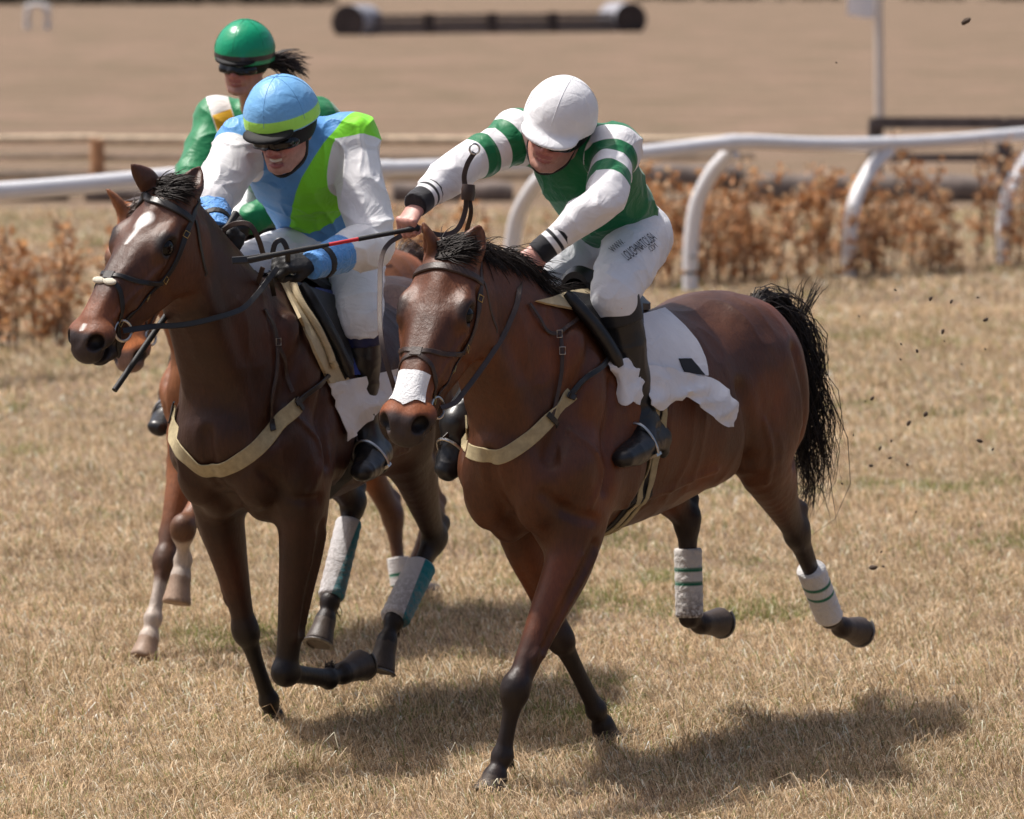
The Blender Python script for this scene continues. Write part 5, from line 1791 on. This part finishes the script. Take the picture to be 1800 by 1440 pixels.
for q in 'LR':
    cuff(rC, q, 'wrist_band', rubber_black, .022, .054, back=.03, taper=.97)
    boots(rC, boot_leather, boot_top_black, q)
gloves(rC, glove_black)
capC = painted('cap_green', (.0, .30, .14), [('band', (.03, .03, .035))], rough=.28, fold=.12, fscale=20, sheen=0, spec=.5)
FhC, _ = helmet(rC, capC, lambda a, h, rel: {'band': np.minimum(h + .014, .006 - h)}, tip=.0, drop=-.002, size=1.05, cover_peak=False, seam_mat=plain('seam_green', (.0, .24, .11), .4, .05, bstr=0))
under_shell(rC, peak=.092)
goggles(rC)
strap_band(rC, rC.F, -.004, .0, rubber_black, 'harness', .045, 66)
# ponytail under the helmet
_r = np.random.default_rng(9)
b0 = rC.hp(.05, -.10, -.02)
Sx = hairs(b0 + _r.normal(0, .012, (160, 3)), np.array([unit(rC.l * .9 - rC.f * .7 + rC.u * .25 + _r.normal(0, .12, 3)) for _ in range(160)]), _r.uniform(.12, .20, 160), _r, -rC.u * .8)
obj('ponytail', strand_mesh('ponytail', Sx, np.array([.003, .003, .0028, .0024, .0018, .0006]), plain('hair_dark', (.02, .010, .007), .4, .3, 80, bstr=0)), rC.root)
# ------------------------------------------------------------------ tack
def head_strap(h, pts, w, off=.001, t=.005, n=7, mirror=False):
    """strap on the head; points in head axes (side, dorsal, down the face)"""
    P = np.array([h.hp(*p) for p in pts])
    C = h.F.snap(catmull(P, n), off + t / 2)
    for _ in range(2):
        C[1:-1] = (C[:-2] + 2 * C[1:-1] + C[2:]) / 4
    return C, h.F.grad(C)
def body_strap(h, px, off=.002, t=.005, n=8):
    C = np.array([h.F.hit(h.fr, *p) for p in px])
    C = h.F.snap(catmull(C, n), off + t / 2)
    for _ in range(3):
        C[1:-1] = (C[:-2] + 2 * C[1:-1] + C[2:]) / 4
    return C, h.F.grad(C)
def torus(m, c, axis, r, t, n=22, k=7, ex=1.0, up=(0, 0, 1)):
    ax = unit(axis); x = unit(np.cross(ax, up)); y = np.cross(ax, x)
    pts = np.array([c + r * (math.cos(a) * x + ex * math.sin(a) * y) for a in np.linspace(0, 2 * math.pi, n + 1)])
    return m.tube(pts, t, k, up=ax, caps=False)
def buckle(m, p, n_, d, s=.009):
    x = unit(np.cross(n_, d))
    pts = [p + x * a * s + d * b * s * 1.2 + n_ * .004 for a, b in ((-1, -1), (1, -1), (1, 1), (-1, 1), (-1, -1))]
    m.tube(np.array(pts), .0016, 5)

def bridle(h, mat, fitted='grackle', parts_label=None):
    S = h.S
    m = MB()
    for g in (-1, 1):
        C, N = head_strap(h, [(.07 * g, -.10, -.025), (.105 * g, -.085, .06), (.112 * g, -.095, .14), (.105 * g, -.115, .25), (.085 * g, -.115, .37), (.074 * g, -.105, .455)], .019, n=6)
        m.ribbon(C, N, .019, .006)
        C, N = head_strap(h, [(.105 * g, -.10, .05), (.112 * g, -.16, .10), (.09 * g, -.235, .15), (.0 * g, -.255, .16)], .014, n=6)
        m.ribbon(C, N, .013, .005)
    C, N = head_strap(h, [(.075, -.09, -.02), (.035, -.04, -.055), (0, -.03, -.06), (-.035, -.04, -.055), (-.075, -.09, -.02)], .024)
    m.ribbon(C, N, .026, .006)
    b = m.build('bridle', mat, h.root)
    C, N = head_strap(h, [(.108, -.085, .062), (.090, -.02, .060), (.05, .02, .058), (0, .03, .056), (-.05, .02, .058), (-.090, -.02, .060), (-.108, -.085, .062)], .026)
    MB().ribbon(C, N, .028, .010).build('browband', mat, b)
    m = MB()
    for g in (-1, 1):
        C, N = head_strap(h, [(.104 * g, -.125, .29), (.080 * g, -.05, .335), (.03 * g, .0, .355), (-.01 * g, .005, .370), (-.045 * g, -.03, .405), (-.062 * g, -.075, .465), (-.056 * g, -.125, .52), (-.02 * g, -.165, .545)], .018)
        m.ribbon(C, N, .017, .006)
    C, N = head_strap(h, [(.018, .01, .362), (-.018, .01, .362)], .02)
    m.ribbon(C, N, .034, .009)
    m.build('noseband', mat, b)
    m = MB()
    for g in (-1, 1):
        for p in ((.110, -.092, .115), (.088, -.115, .355), (.106, -.118, .275), (.060, -.085, .475)):
            q = h.F.snap([h.hp(p[0] * g, p[1], p[2])], .004)
            m = MB(); buckle(m, q[0], h.F.grad(q)[0], h.e); m.build('buckle', brass, b)
    for g in (-1, 1):
        c = h.F.snap([h.hp(.08 * g, -.108, .49)], .012)[0]
        m = torus(MB(), c, unit(h.s * g + h.n * .25), .033 * S, .0048, up=h.e)
        m.build('bit_ring', metal, b)
        h.__dict__.setdefault('bit', {})[g] = c
    h.bridle = b
    return b

def front(h, px, py, off=.02):
    q = h.F.hit(h.fr, px, py)
    return q + unit(fr_toward_f(h.fr, q)) * off
def fr_toward_f(fr, p):
    w = fr.O + fr.h * p[0] + fr.l * p[1] + V(0, 0, p[2])
    return fr.vec(CAM - w)
def drape(h, a, pxs, b, off=.018):
    fr = h.fr
    ya = (fr.O + fr.h * a[0] + fr.l * a[1])[1]; yb = (fr.O + fr.h * b[0] + fr.l * b[1])[1]
    out = [a]
    for i, p in enumerate(pxs):
        t = (i + 1) / (len(pxs) + 1)
        q = h.F.hit(fr, *p)
        Y = min(ya * (1 - t) + yb * t, (fr.O + fr.h * q[0] + fr.l * q[1])[1] - off if h.F.value([q])[0] < .004 else 99)
        out.append(fr.dp(p[0], p[1], Y))
    return out + [b]
def rein(h, pts, mat, w=.018, nrm=None, name='rein', n=8):
    C = catmull(pts, n)
    if nrm is None:
        nrm = h.fr.vec((0, -1, .25))
    o = MB().ribbon(C, nrm, w, .004).build(name, mat, h.bridle)
    return o

for h_ in (hA, hB):
    bridle(h_, leather_brown if h_ is hA else leather_black)
bridle(hC, leather_brown)
# reins, right-hand horse: one to each hand, the buckle end tossed up between them
rein(hA, drape(hA, hA.bit[1] + V(0, .012, 0), [(800, 708), (815, 690), (838, 660), (862, 626), (884, 592), (898, 562), (908, 536), (913, 508)], fA.dp(914, 482, 14.07)), leather_brown)
rein(hA, [hA.bit[-1], fA.dp(671, 600, 13.65), fA.dp(668, 500, 13.85), fA.dp(671, 452, 14.0), fA.dp(684, 428, 14.05), fA.dp(706, 414, 14.06)], leather_brown, w=.016)
rein(hA, [fA.dp(742, 405, 14.10), fA.dp(775, 413, 14.12), fA.dp(802, 405, 14.14), fA.dp(816, 378, 14.15), fA.dp(820, 345, 14.15), fA.dp(816, 312, 14.15), fA.dp(822, 288, 14.15), fA.dp(834, 268, 14.15)], leather_brown, w=.017)
rein(hA, [fA.dp(812, 440, 14.25), fA.dp(822, 400, 14.2), fA.dp(828, 372, 14.16), fA.dp(824, 345, 14.16)], leather_brown, w=.015)
m = MB(); torus(m, fA.dp(834, 262, 14.15), fA.vec((.3, -1, 0)), .017, .0035)
m.build('rein_buckle', metal, hA.bridle)
MB().tube([fA.dp(822, 352, 14.15), fA.dp(823, 342, 14.15), fA.dp(823, 334, 14.15), fA.dp(824, 324, 14.15)], [.021, .023, .023, .020], 12).build('rein_slide', leather_brown, hA.bridle)
rein(hB, drape(hB, hB.bit[1], [(270, 574), (300, 573), (330, 570), (360, 564), (390, 556), (412, 549), (430, 540), (448, 522)], fB.dp(462, 505, 14.68)) + [fB.dp(488, 470, 14.71)], leather_black, w=.020)
rein(hB, [fB.dp(392, 405, 14.76), fB.dp(412, 394, 14.72), fB.dp(438, 395, 14.70), fB.dp(454, 420, 14.70), fB.dp(464, 452, 14.72)], leather_brown, w=.018)
rein(hB, [fB.dp(478, 450, 14.70), fB.dp(484, 428, 14.70), fB.dp(496, 423, 14.70), fB.dp(505, 440, 14.70), fB.dp(506, 462, 14.72)], leather_black, w=.018)
rein(hB, [fB.dp(462, 470, 14.70), fB.dp(455, 492, 14.72), fB.dp(446, 515, 14.74), fB.dp(440, 540, 14.76)], leather_brown, w=.017)
rein(hB, [fB.dp(474, 480, 14.72), fB.dp(478, 500, 14.74), fB.dp(482, 520, 14.78)], leather_black, w=.017)
rein(hB, [hB.bit[-1], hB.bit[-1] + V(-.2, -.06, .12), JB['Rh']], leather_black, w=.018)
rein(hC, [hC.bit[1], JC['Lh']], leather_brown); rein(hC, [hC.bit[-1], JC['Rh']], leather_brown)
# knot of rein and neck strap on the withers of the left-hand horse
m = MB()
for k in range(3):
    torus(m, fB.dp(441 + k * 7, 528 + k * 5, 14.76), fB.vec((math.sin(k * 2.1), -.6, math.cos(k * 1.7))), .022, .010, k=8)
m.build('rein_knot', leather_black, hB.bridle)

# white strip stuck across the nose of the right-hand horse
G = []
for i, s_ in enumerate(np.linspace(-.058, .058, 17)):
    row = []
    lo = .522 + .022 * max(0, 1 - abs(s_) / .030) - .002 * math.sin(i * 1.1)
    for k in np.linspace(0, 1, 9):
        row.append(hA.hp(s_, .01 - abs(s_) * .5, .425 + (lo - .425) * k))
    G.append(row)
G = np.array(G); sh = G.shape
inn = hA.F.snap(G.reshape(-1, 3), .0015); N = hA.F.grad(inn)
m = MB().grid(inn.reshape(sh) + (N * .002).reshape(sh))
m.build('nose_strip', painted('strip_white', (.82, .82, .82), rough=.7, fold=.3, fscale=60), hA.root, sharp=0)
# fleece under the noseband of the left-hand horse
for sx in (-.03, .02):
    c = hB.F.snap([hB.hp(sx, .02, .385)], .003)[0]
    MB().ball(c, (.030, .009, .013), axes=(hB.s, hB.n, hB.e)).build('fleece_pad', plain('fleece', (.66, .62, .50), .95, .15, 120, bstr=.8, bscale=300), hB.bridle, sharp=0)
# foam at the bit
# breast girths
def breast_girth(h, px, w, strap_px, mat=webbing):
    C, N = body_strap(h, px, .004)
    tw = MB().ribbon(C, N, w, .006)
    o = tw.build('breast_girth', mat, h.root)
    for i, s in enumerate(strap_px):
        C, N = body_strap(h, s, .012)
        MB().ribbon(C, N, .020, .006).build('strap', leather_black, o)
    return o
breast_girth(hA, [(812, 742), (822, 778), (842, 798), (880, 803), (925, 775), (965, 735), (1004, 692)], .050,
             [[(1000, 694), (1030, 665), (1062, 632)], [(958, 728), (972, 748)], [(990, 690), (1012, 702)]])
breast_girth(hB, [(296, 716), (306, 755), (325, 800), (362, 826), (402, 820), (450, 790), (490, 745), (522, 712)], .056,
             [[(515, 712), (545, 685), (590, 645)], [(472, 735), (482, 760)], [(300, 705), (302, 745)], [(515, 700), (527, 722)]])
# neck straps (martingale)
def neck_strap(h, lines, buck):
    m = MB()
    for L in lines:
        C, N = body_strap(h, L, .006)
        m.ribbon(C, N, .014, .005)
    o = m.build('neck_strap', leather_brown, h.root)
    m = MB()
    for b in buck:
        q = h.F.snap([h.F.hit(h.fr, *b)], .012)
        m = MB(); buckle(m, q[0], h.F.grad(q)[0], V(0, 0, 1), .010); m.build('buckle', metal, o)
neck_strap(hA, [[(928, 535), (945, 560), (958, 582), (975, 588), (1000, 575), (1035, 540)], [(982, 590), (986, 625), (984, 655)], [(984, 655), (978, 690), (965, 735)]], [(977, 590), (984, 618)])
neck_strap(hB, [[(462, 545), (478, 575), (484, 605), (484, 650), (474, 700), (475, 735)], [(484, 605), (498, 645), (512, 690)]], [(483, 602)])

# ---- saddles
def px_patch(h, TL, TR, BR, BL, nu=14, nv=12, off=.012, bulge=None):
    G = np.zeros((nu, nv, 3))
    for i in range(nu):
        for j in range(nv):
            u, v = i / (nu - 1), j / (nv - 1)
            p = (np.array(TL) * (1 - u) + np.array(TR) * u) * (1 - v) + (np.array(BL) * (1 - u) + np.array(BR) * u) * v
            if bulge is not None:
                p = p + bulge(u, v)
            G[i, j] = h.F.hit(h.fr, *p)
    sh = G.shape
    P = h.F.snap(G.reshape(-1, 3), off).reshape(sh)
    for _ in range(2):
        P[1:-1, 1:-1] = (P[1:-1, 1:-1] * 2 + P[:-2, 1:-1] + P[2:, 1:-1] + P[1:-1, :-2] + P[1:-1, 2:]) / 6
    N = h.F.grad(P.reshape(-1, 3)).reshape(sh)
    return P, N
def slab(P, N, t):
    """closed sheet of thickness t"""
    m = MB()
    a, b = P.shape[:2]
    top = P + N * t / 2; bot = P - N * t / 2
    m.grid(top); m.grid(bot, flip=True)
    for seq in ([(i, 0) for i in range(a)], [(i, b - 1) for i in range(a)], [(0, j) for j in range(b)], [(a - 1, j) for j in range(b)]):
        E = np.array([[top[i, j], bot[i, j]] for i, j in seq])
        m.grid(E)
    return m
def mirror(P):
    Q = P.copy(); Q[..., 1] *= -1
    return Q
def saddle(fr, h, label, flap_px, roll_px, pad_mat=foam):
    root = fr.empty('racing_saddle')
    tag(root, label, 'saddle', 'racing saddles')
    m = MB()
    # seat: lofted arch along the back
    G = []
    for u, dz, w in ((.00, .055, .05), (-.03, .075, .075), (-.10, .058, .10), (-.18, .036, .11), (-.26, .03, .10), (-.32, .03, .09), (-.36, .03, .075), (-.38, .025, .05)):
        row = []
        zt = h.F.snap([V(u, 0, 1.66)], 0)[0][2]
        for t in np.linspace(-1, 1, 13):
            row.append(V(u, t * w, zt + dz - (abs(t) ** 2.2) * w * .62 - .01))
        G.append(row)
    G = np.array(G)
    for i in range(G.shape[0]):
        v = h.F.value(G[i]); 
        low = v < .015
        if low.any():
            G[i][low] = h.F.snap(G[i][low], .015)
    NN = np.zeros_like(G); NN[..., 2] = 1
    slab(G, NN, .022).build('seat', leather_black, root, sharp=0)
    P, N = px_patch(h, *flap_px, off=.022)
    for k in (0, 1):
        Pk, Nk = (P, N) if k == 0 else (mirror(P), mirror(N))
        slab(Pk, Nk, .008).build('flap', leather_black, root)
        C = np.array([h.F.hit(fr, *p) for p in roll_px]); C = h.F.snap(catmull(C, 7), .030)
        if k: C = mirror(C)
        MB().tube(C, np.interp(np.linspace(0, 1, len(C)), [0, .1, .9, 1], [.014, .022, .024, .016]), 10).build('knee_roll', leather_black, root)
    return root
sA = saddle(fA, hA, 'black saddle with padded roll under the jockey in the white cap', ((992, 524), (1120, 535), (1125, 662), (1074, 652)), [(984, 528), (1015, 562), (1045, 602), (1074, 648)])
sB = saddle(fB, hB, 'black saddle with tan pad under the grinning jockey', ((512, 505), (585, 530), (612, 640), (598, 668)), [(520, 512), (552, 562), (585, 622), (603, 662)])
sC = saddle(fC, hC, 'saddle under the jockey riding behind', ((500, 440), (560, 450), (570, 540), (520, 545)), [(500, 442), (510, 490), (522, 540)])
def girth(h, root, stripes, cols, w):
    """band round the chest under the saddle"""
    for u, wd, mat, off, nm in stripes:
        C = []
        for a in np.linspace(R(-35), R(215), 70):
            dv = V(0, math.cos(a), -math.sin(a))
            rr = np.arange(.60, .05, -.003)
            Q_ = V(u + .04 * max(math.sin(a), 0), 0, 1.15) + rr[:, None] * dv
            k = np.where((h.F.value(Q_) < off) & (np.abs(Q_[:, 1]) < .34))[0]
            C.append(Q_[k[0]])
        C = h.F.snap(np.array(C), off)
        MB().ribbon(C, h.F.grad(C), wd, .006).build(nm, mat, root)
girth(hA, sA, [(-.13, .105, rubber_black, .004, 'girth'), (-.115, .024, webbing, .010, 'girth_strap'), (-.155, .024, webbing, .010, 'girth_strap')], None, None)
girth(hB, sB, [(-.13, .10, rubber_black, .004, 'girth')], None, None)
girth(hC, sC, [(-.13, .10, rubber_black, .004, 'girth')], None, None)

def stirrup(r, root, q):
    J = r.J
    t, hl, a = J[q + 't'], J[q + 'heel'], J[q + 'a']
    ft = unit(t - hl); up = unit(a - (hl * .6 + t * .4)); sd = unit(np.cross(ft, up)); up = np.cross(sd, ft)
    c = hl * .50 + t * .50 - up * .040
    pts = [c + sd * x + up * y for x, y in ((-.052, 0), (-.056, .03), (-.050, .075), (-.030, .112), (0, .125), (.030, .112), (.050, .075), (.056, .03), (.052, 0))]
    m = MB().tube(catmull(pts, 4), .0055, 8, up=ft)
    m.box(c, (.055, .020, .005), (sd, ft, up))
    o = m.build('stirrup', metal, root)
    top = c + up * .125
    end = r.J[q + 'k'] * .55 + r.J[q + 'a'] * .45
    inward = V(0, -1 if q == 'L' else 1, 0)
    MB().ribbon(catmull([top, (top * .5 + end * .5) + inward * .06, end + inward * .085 + V(0, 0, .15)], 6), V(0, 1, 0), .020, .005).build('stirrup_leather', leather_brown, root)
for r_, s_ in ((rA, sA), (rB, sB), (rC, sC)):
    for q in 'LR':
        stirrup(r_, s_, q)

# ---- number cloths and pads
cloth_white = painted('cloth_white', (.74, .74, .77), rough=.7, fold=.5, fscale=14)
P, N = px_patch(hA, (1070, 568), (1168, 548), (1240, 662), (1095, 672), 18, 16, .012, lambda u, v: V(18 * math.sin(v * math.pi) * u, 0))
cl = slab(P, N, .005).build('saddle_cloth', cloth_white, sA)
slab(mirror(P), mirror(N), .005).build('saddle_cloth', cloth_white, sA)
P2, N2 = px_patch(hA, (1186, 634), (1208, 634), (1232, 662), (1196, 656), 5, 5, .0175)
slab(P2, N2, .003).build('number', plain('print_black', (.012, .012, .014), .7, .1, bstr=0), cl)
def free_cloth(fr, h, rows, depth, name, mat, root, thick=.004):
    """rows of pixel points, lifted off the body by depth metres"""
    R_ = []
    for row, dep in zip(rows, depth):
        pts = []
        for i, p in enumerate(row):
            d = dep[i] if hasattr(dep, '__len__') else dep
            q = h.F.hit(fr, *p)
            to = unit(fr_toward_f(fr, q))
            pts.append(q + to * d)
        R_.append(catmull(pts, 5))
    R_ = np.array(R_)
    G = np.stack([catmull(R_[:, k], 4) for k in range(R_.shape[1])], 1)
    gu = np.gradient(G, axis=0); gv = np.gradient(G, axis=1)
    N = np.cross(gu, gv); N /= np.linalg.norm(N, axis=2, keepdims=True) + 1e-9
    w = vnoise(G.reshape(-1, 3), 22, 3).reshape(G.shape[:2])
    rd = (1 - np.abs(vnoise(G.reshape(-1, 3) * V(1, 1, 2.2), 11, 6))) ** 3
    G = G + N * (w * .007 + (rd.reshape(G.shape[:2]) - .3) * .020)[..., None]
    return slab(G, N, thick).build(name, mat, root, sharp=60)
def fr_toward_f(fr, p):
    w = fr.O + fr.h * p[0] + fr.l * p[1] + V(0, 0, p[2])
    return fr.vec(CAM - w)
free_cloth(fA, hA, [[(1064, 632), (1085, 634), (1108, 632), (1122, 652)], [(1078, 655), (1094, 662), (1112, 660), (1126, 680)], [(1092, 700), (1098, 712), (1108, 706), (1120, 712)]], [[.02, .045, .04, .03], [.02, .055, .05, .03], [.015, .03, .04, .03]], 'saddle_cloth_fold', cloth_white, sA)
free_cloth(fA, hA, [[(1138, 642), (1175, 648), (1215, 662), (1262, 672), (1285, 700), (1301, 722)], [(1140, 680), (1180, 690), (1220, 690), (1258, 700), (1280, 722), (1296, 738)], [(1142, 712), (1168, 722), (1205, 698), (1240, 722), (1266, 744), (1284, 750)]],
           [[.03, .05, .06, .09, .12, .13], [.03, .065, .08, .12, .15, .15], [.03, .05, .06, .09, .12, .12]], 'saddle_cloth_fold', cloth_white, sA)
blue_cloth = painted('cloth_blue', (.012, .04, .26), rough=.75, fold=.3)
free_cloth(fB, hB, [[(578, 674), (610, 668), (650, 660), (700, 648)], [(592, 715), (615, 712), (650, 705), (690, 695)], [(612, 776), (620, 768), (640, 748), (672, 720)]], [[.02, .03, .04, .04], [.025, .045, .05, .05], [.03, .045, .05, .05]], 'saddle_cloth', cloth_white, sB)
P, N = px_patch(hB, (548, 512), (585, 520), (650, 660), (600, 660), 8, 12, .016)
slab(P, N, .005).build('saddle_cloth', blue_cloth, sB)
P, N = px_patch(hB, (487, 492), (503, 492), (606, 668), (572, 676), 6, 14, .014)
slab(P, N, .012).build('saddle_pad', foam, sB)
C = h_ = None
Cp = np.array([hB.F.hit(fB, *p) for p in ((503, 500), (512, 530), (540, 580), (562, 620), (575, 650))]); Cp = hB.F.snap(catmull(Cp, 6), .030)
MB().tube(Cp, .013, 8).build('pad_roll', foam, sB)
P, N = px_patch(hA, (935, 532), (1030, 515), (1060, 560), (985, 545), 8, 6, .014)
slab(P, N, .010).build('saddle_pad', foam, sA)

# ---- bandages and boots on the legs
def leg_wrap(h, key, mat, r0, r1, t0, t1, attrs=None, name='leg_bandage', side_shift=None):
    J = h.legs[key]
    a = J[1] if key[1] == 'F' else J[2]
    b = J[-3]
    m = MB()
    n = 26
    pts = np.array([a * (1 - t) + b * t for t in np.linspace(t0, t1, n)])
    rad = np.interp(np.linspace(0, 1, n), [0, .03, .5, .97, 1], [r0 * .94, r0, (r0 + r1) / 2, r1, r1 * .93])
    m.tube(pts, rad * (1 + .025 * np.sin(np.arange(n) * 1.9)), 24, up=(0, 1, 0), ecc=1.12)
    me = m.mesh(name, mat)
    P = np.concatenate(m.P)
    ax = unit(b - a)
    s = (P - pts[0]) @ ax
    d = {'s1': np.maximum(.0075 - np.abs(s - .075), .0075 - np.abs(s - .125)), 'dirt': sstep(.10, .28, s)}
    if attrs: d.update(attrs(P, s))
    for k_, v_ in d.items():
        at_ = me.attributes.new(k_, 'FLOAT', 'POINT'); at_.data.foreach_set('value', np.asarray(v_, np.float32))
    return obj(name, me, h.root)
band_clean = painted('bandage_white', (.70, .68, .66), [('s1', (.01, .17, .09))], rough=.85, fold=.5, fscale=40, soft=.003)
band_dirty = painted('bandage_muddy', (.68, .64, .60), [('s1', (.01, .15, .08))], rough=.9, fold=.5, fscale=40, soft=.003, dirt=(.10, .065, .045))
leg_wrap(hA, 'LH', band_clean, .049, .048, .42, 1.0)
leg_wrap(hA, 'RH', band_dirty, .046, .046, .30, 1.0)
boot_teal = painted('boot_teal', (.62, .60, .60), [('teal', (.0, .20, .24))], rough=.8, fold=.3, fscale=60, soft=.002, dirt=(.25, .22, .20))
def teal(P, s):
    c = P.mean(0)
    return {'teal': ((P - c) @ fB.vec((.95, -.1, -.3))) - .020, 'dirt': sstep(.0, .2, s) * .6}
leg_wrap(hB, 'LH', boot_teal, .053, .052, .34, .98, teal, 'leg_boot')
leg_wrap(hB, 'RH', boot_teal, .045, .045, .20, .96, teal, 'leg_boot')
leg_wrap(hC, 'RH', band_clean, .044, .044, .60, 1.0)

# ---- whips
def whip(fr, a, b, label, red=None, flap=True, r0=.0085, side=None):
    root = bpy.data.objects.new('riding_whip', None); COL.objects.link(root)
    root.location = fr.O; root.rotation_euler = (0, 0, fr.ang)
    tag(root, label, 'whip', 'whips')
    d = unit(b - a); L = np.linalg.norm(b - a)
    MB().tube([a - d * .05, a - d * .045, a, a + d * .16], [r0 * .8, r0 * 1.5, r0, r0 * .95], 10).build('handle', rubber_black, root)
    MB().tube([a + d * .16, a + d * (.16 + .10)], [r0 * .8, r0 * .75], 10).build('grip_band', plain('whip_red', (.55, .02, .03), .4, .1, bstr=0) if red else rubber_black, root)
    MB().tube([a + d * .26, a + d * .34, b - d * .02], [r0 * .75, r0 * 1.1, r0 * 1.05], 10).build('shaft', rubber_black, root)
    if flap:
        n_ = fr.vec((0, -1, .3))
        MB().ribbon([b - d * .10, b - d * .03, b + unit(d + fr.vec((-.1, 0, .25))) * .03], n_, [.022, .026, .024], .008).build('flap', leather_black, root)
    return root
whip(fA, fA.dp(712, 405, 14.07), fA.dp(424, 459, 13.92), 'black whip with a red band held out by the jockey in the white cap', red=True)
whip(fB, fB.dp(404, 392, 14.80), fB.dp(196, 694, 14.36), 'plain black whip pointing down below the dark bay horse\'s jaw', flap=False, r0=.010)

# ---- lettering on the breeches
def lettering(body, px0, pxdir, pxup, size, fr, F, name, parent, mat):
    cu = bpy.data.curves.new(name, 'FONT'); cu.body = body; cu.size = 1.0; cu.space_character = .92
    tmp = bpy.data.objects.new('tmp', cu); COL.objects.link(tmp)
    bpy.context.view_layer.update()
    me0 = bpy.data.meshes.new_from_object(tmp.evaluated_get(bpy.context.evaluated_depsgraph_get()))
    bpy.data.objects.remove(tmp)
    co = np.array([v.co[:2] for v in me0.vertices])
    wd = co[:, 0].max()
    px = np.array(px0) + (co[:, :1] / wd) * np.array(pxdir) + co[:, 1:2] / .7 * np.array(pxup)
    P = np.array([F.hit(fr, *p) for p in px])
    P = F.snap(P, .0085, 8)
    me0.vertices.foreach_set('co', P.astype(np.float32).ravel())
    me0.materials.append(mat)
    me0.update()
    return obj(name, me0, parent)
ink = plain('ink_black', (.010, .010, .02), .6, .1, bstr=0)
lettering('WWW.', (1079, 448), (20, -17), (-8, -8), 1, fA, FbA, 'lettering', breA, ink)
lettering('LOUGHNATOUSA', (1102, 463), (50, -40), (-12, -13), 1, fA, FbA, 'lettering', breA, ink)
lettering('.COM', (1140, 446), (12, -10), (-6, -7), 1, fA, FbA, 'lettering', breA, ink)
# ------------------------------------------------------------------ clods of turf thrown up behind the horses
clod_mat = plain('clod', (.085, .058, .04), .95, .4, 60, bstr=.6, bscale=120)
clods = [(1698, 38, 20), (1636, 525, 11), (1672, 530, 9), (1733, 562, 11), (1657, 583, 11), (1612, 617, 9), (1584, 605, 6), (1533, 701, 10), (1521, 705, 5), (1627, 728, 13), (1598, 744, 13), (1722, 775, 12), (1547, 788, 10), (1567, 775, 7), (1565, 805, 8), (1531, 819, 9), (1595, 817, 8), (1534, 998, 17), (1552, 996, 7), (1549, 970, 6), (1470, 110, 5), (1574, 510, 7), (1510, 556, 6), (1719, 523, 6), (1732, 614, 6), (1500, 765, 5), (1660, 600, 5), (1583, 632, 6), (1745, 790, 7), (1690, 640, 5), (1480, 850, 6), (1610, 900, 5)]
r = np.random.default_rng(31)
for i, (px, py, d) in enumerate(clods):
    Y = r.uniform(14.6, 16.6)
    p = at(px, py, Y)
    rad = d * Y / FPX * .46
    m = MB().ball((0, 0, 0), 1.0, 9, 6)
    P = m.P[0]
    P *= (1 + .35 * vnoise(P, 1.6, i))[:, None]
    M = Matrix.Rotation(r.uniform(0, 6.28), 3, 'Y') @ Matrix.Rotation(r.uniform(-.5, .5), 3, 'X')
    P = (P * V(1.0, .6, .55) * rad) @ np.array(M)
    m.P[0] = P
    side = 'high up near the flag pole' if py < 200 else ('small' if d < 8 else 'larger')
    o = m.build('turf_clod', clod_mat, None, sharp=0)
    o.location = p
    if i == 0: lab = 'dark clod of turf flying high in the air, right of the flag pole'
    elif d >= 17: lab = 'biggest clod of turf in the air beside the rear hoof of the front horse'
    elif d >= 10: lab = 'dark clod of turf flying in the air behind the front horse'
    else: lab = 'tiny crumb of turf flying in the air behind the front horse'
    tag(o, lab, 'clod', 'clods of turf in the air' if lab.startswith('dark clod of turf flying in the') else ('crumbs of turf in the air' if lab.startswith('tiny') else None))
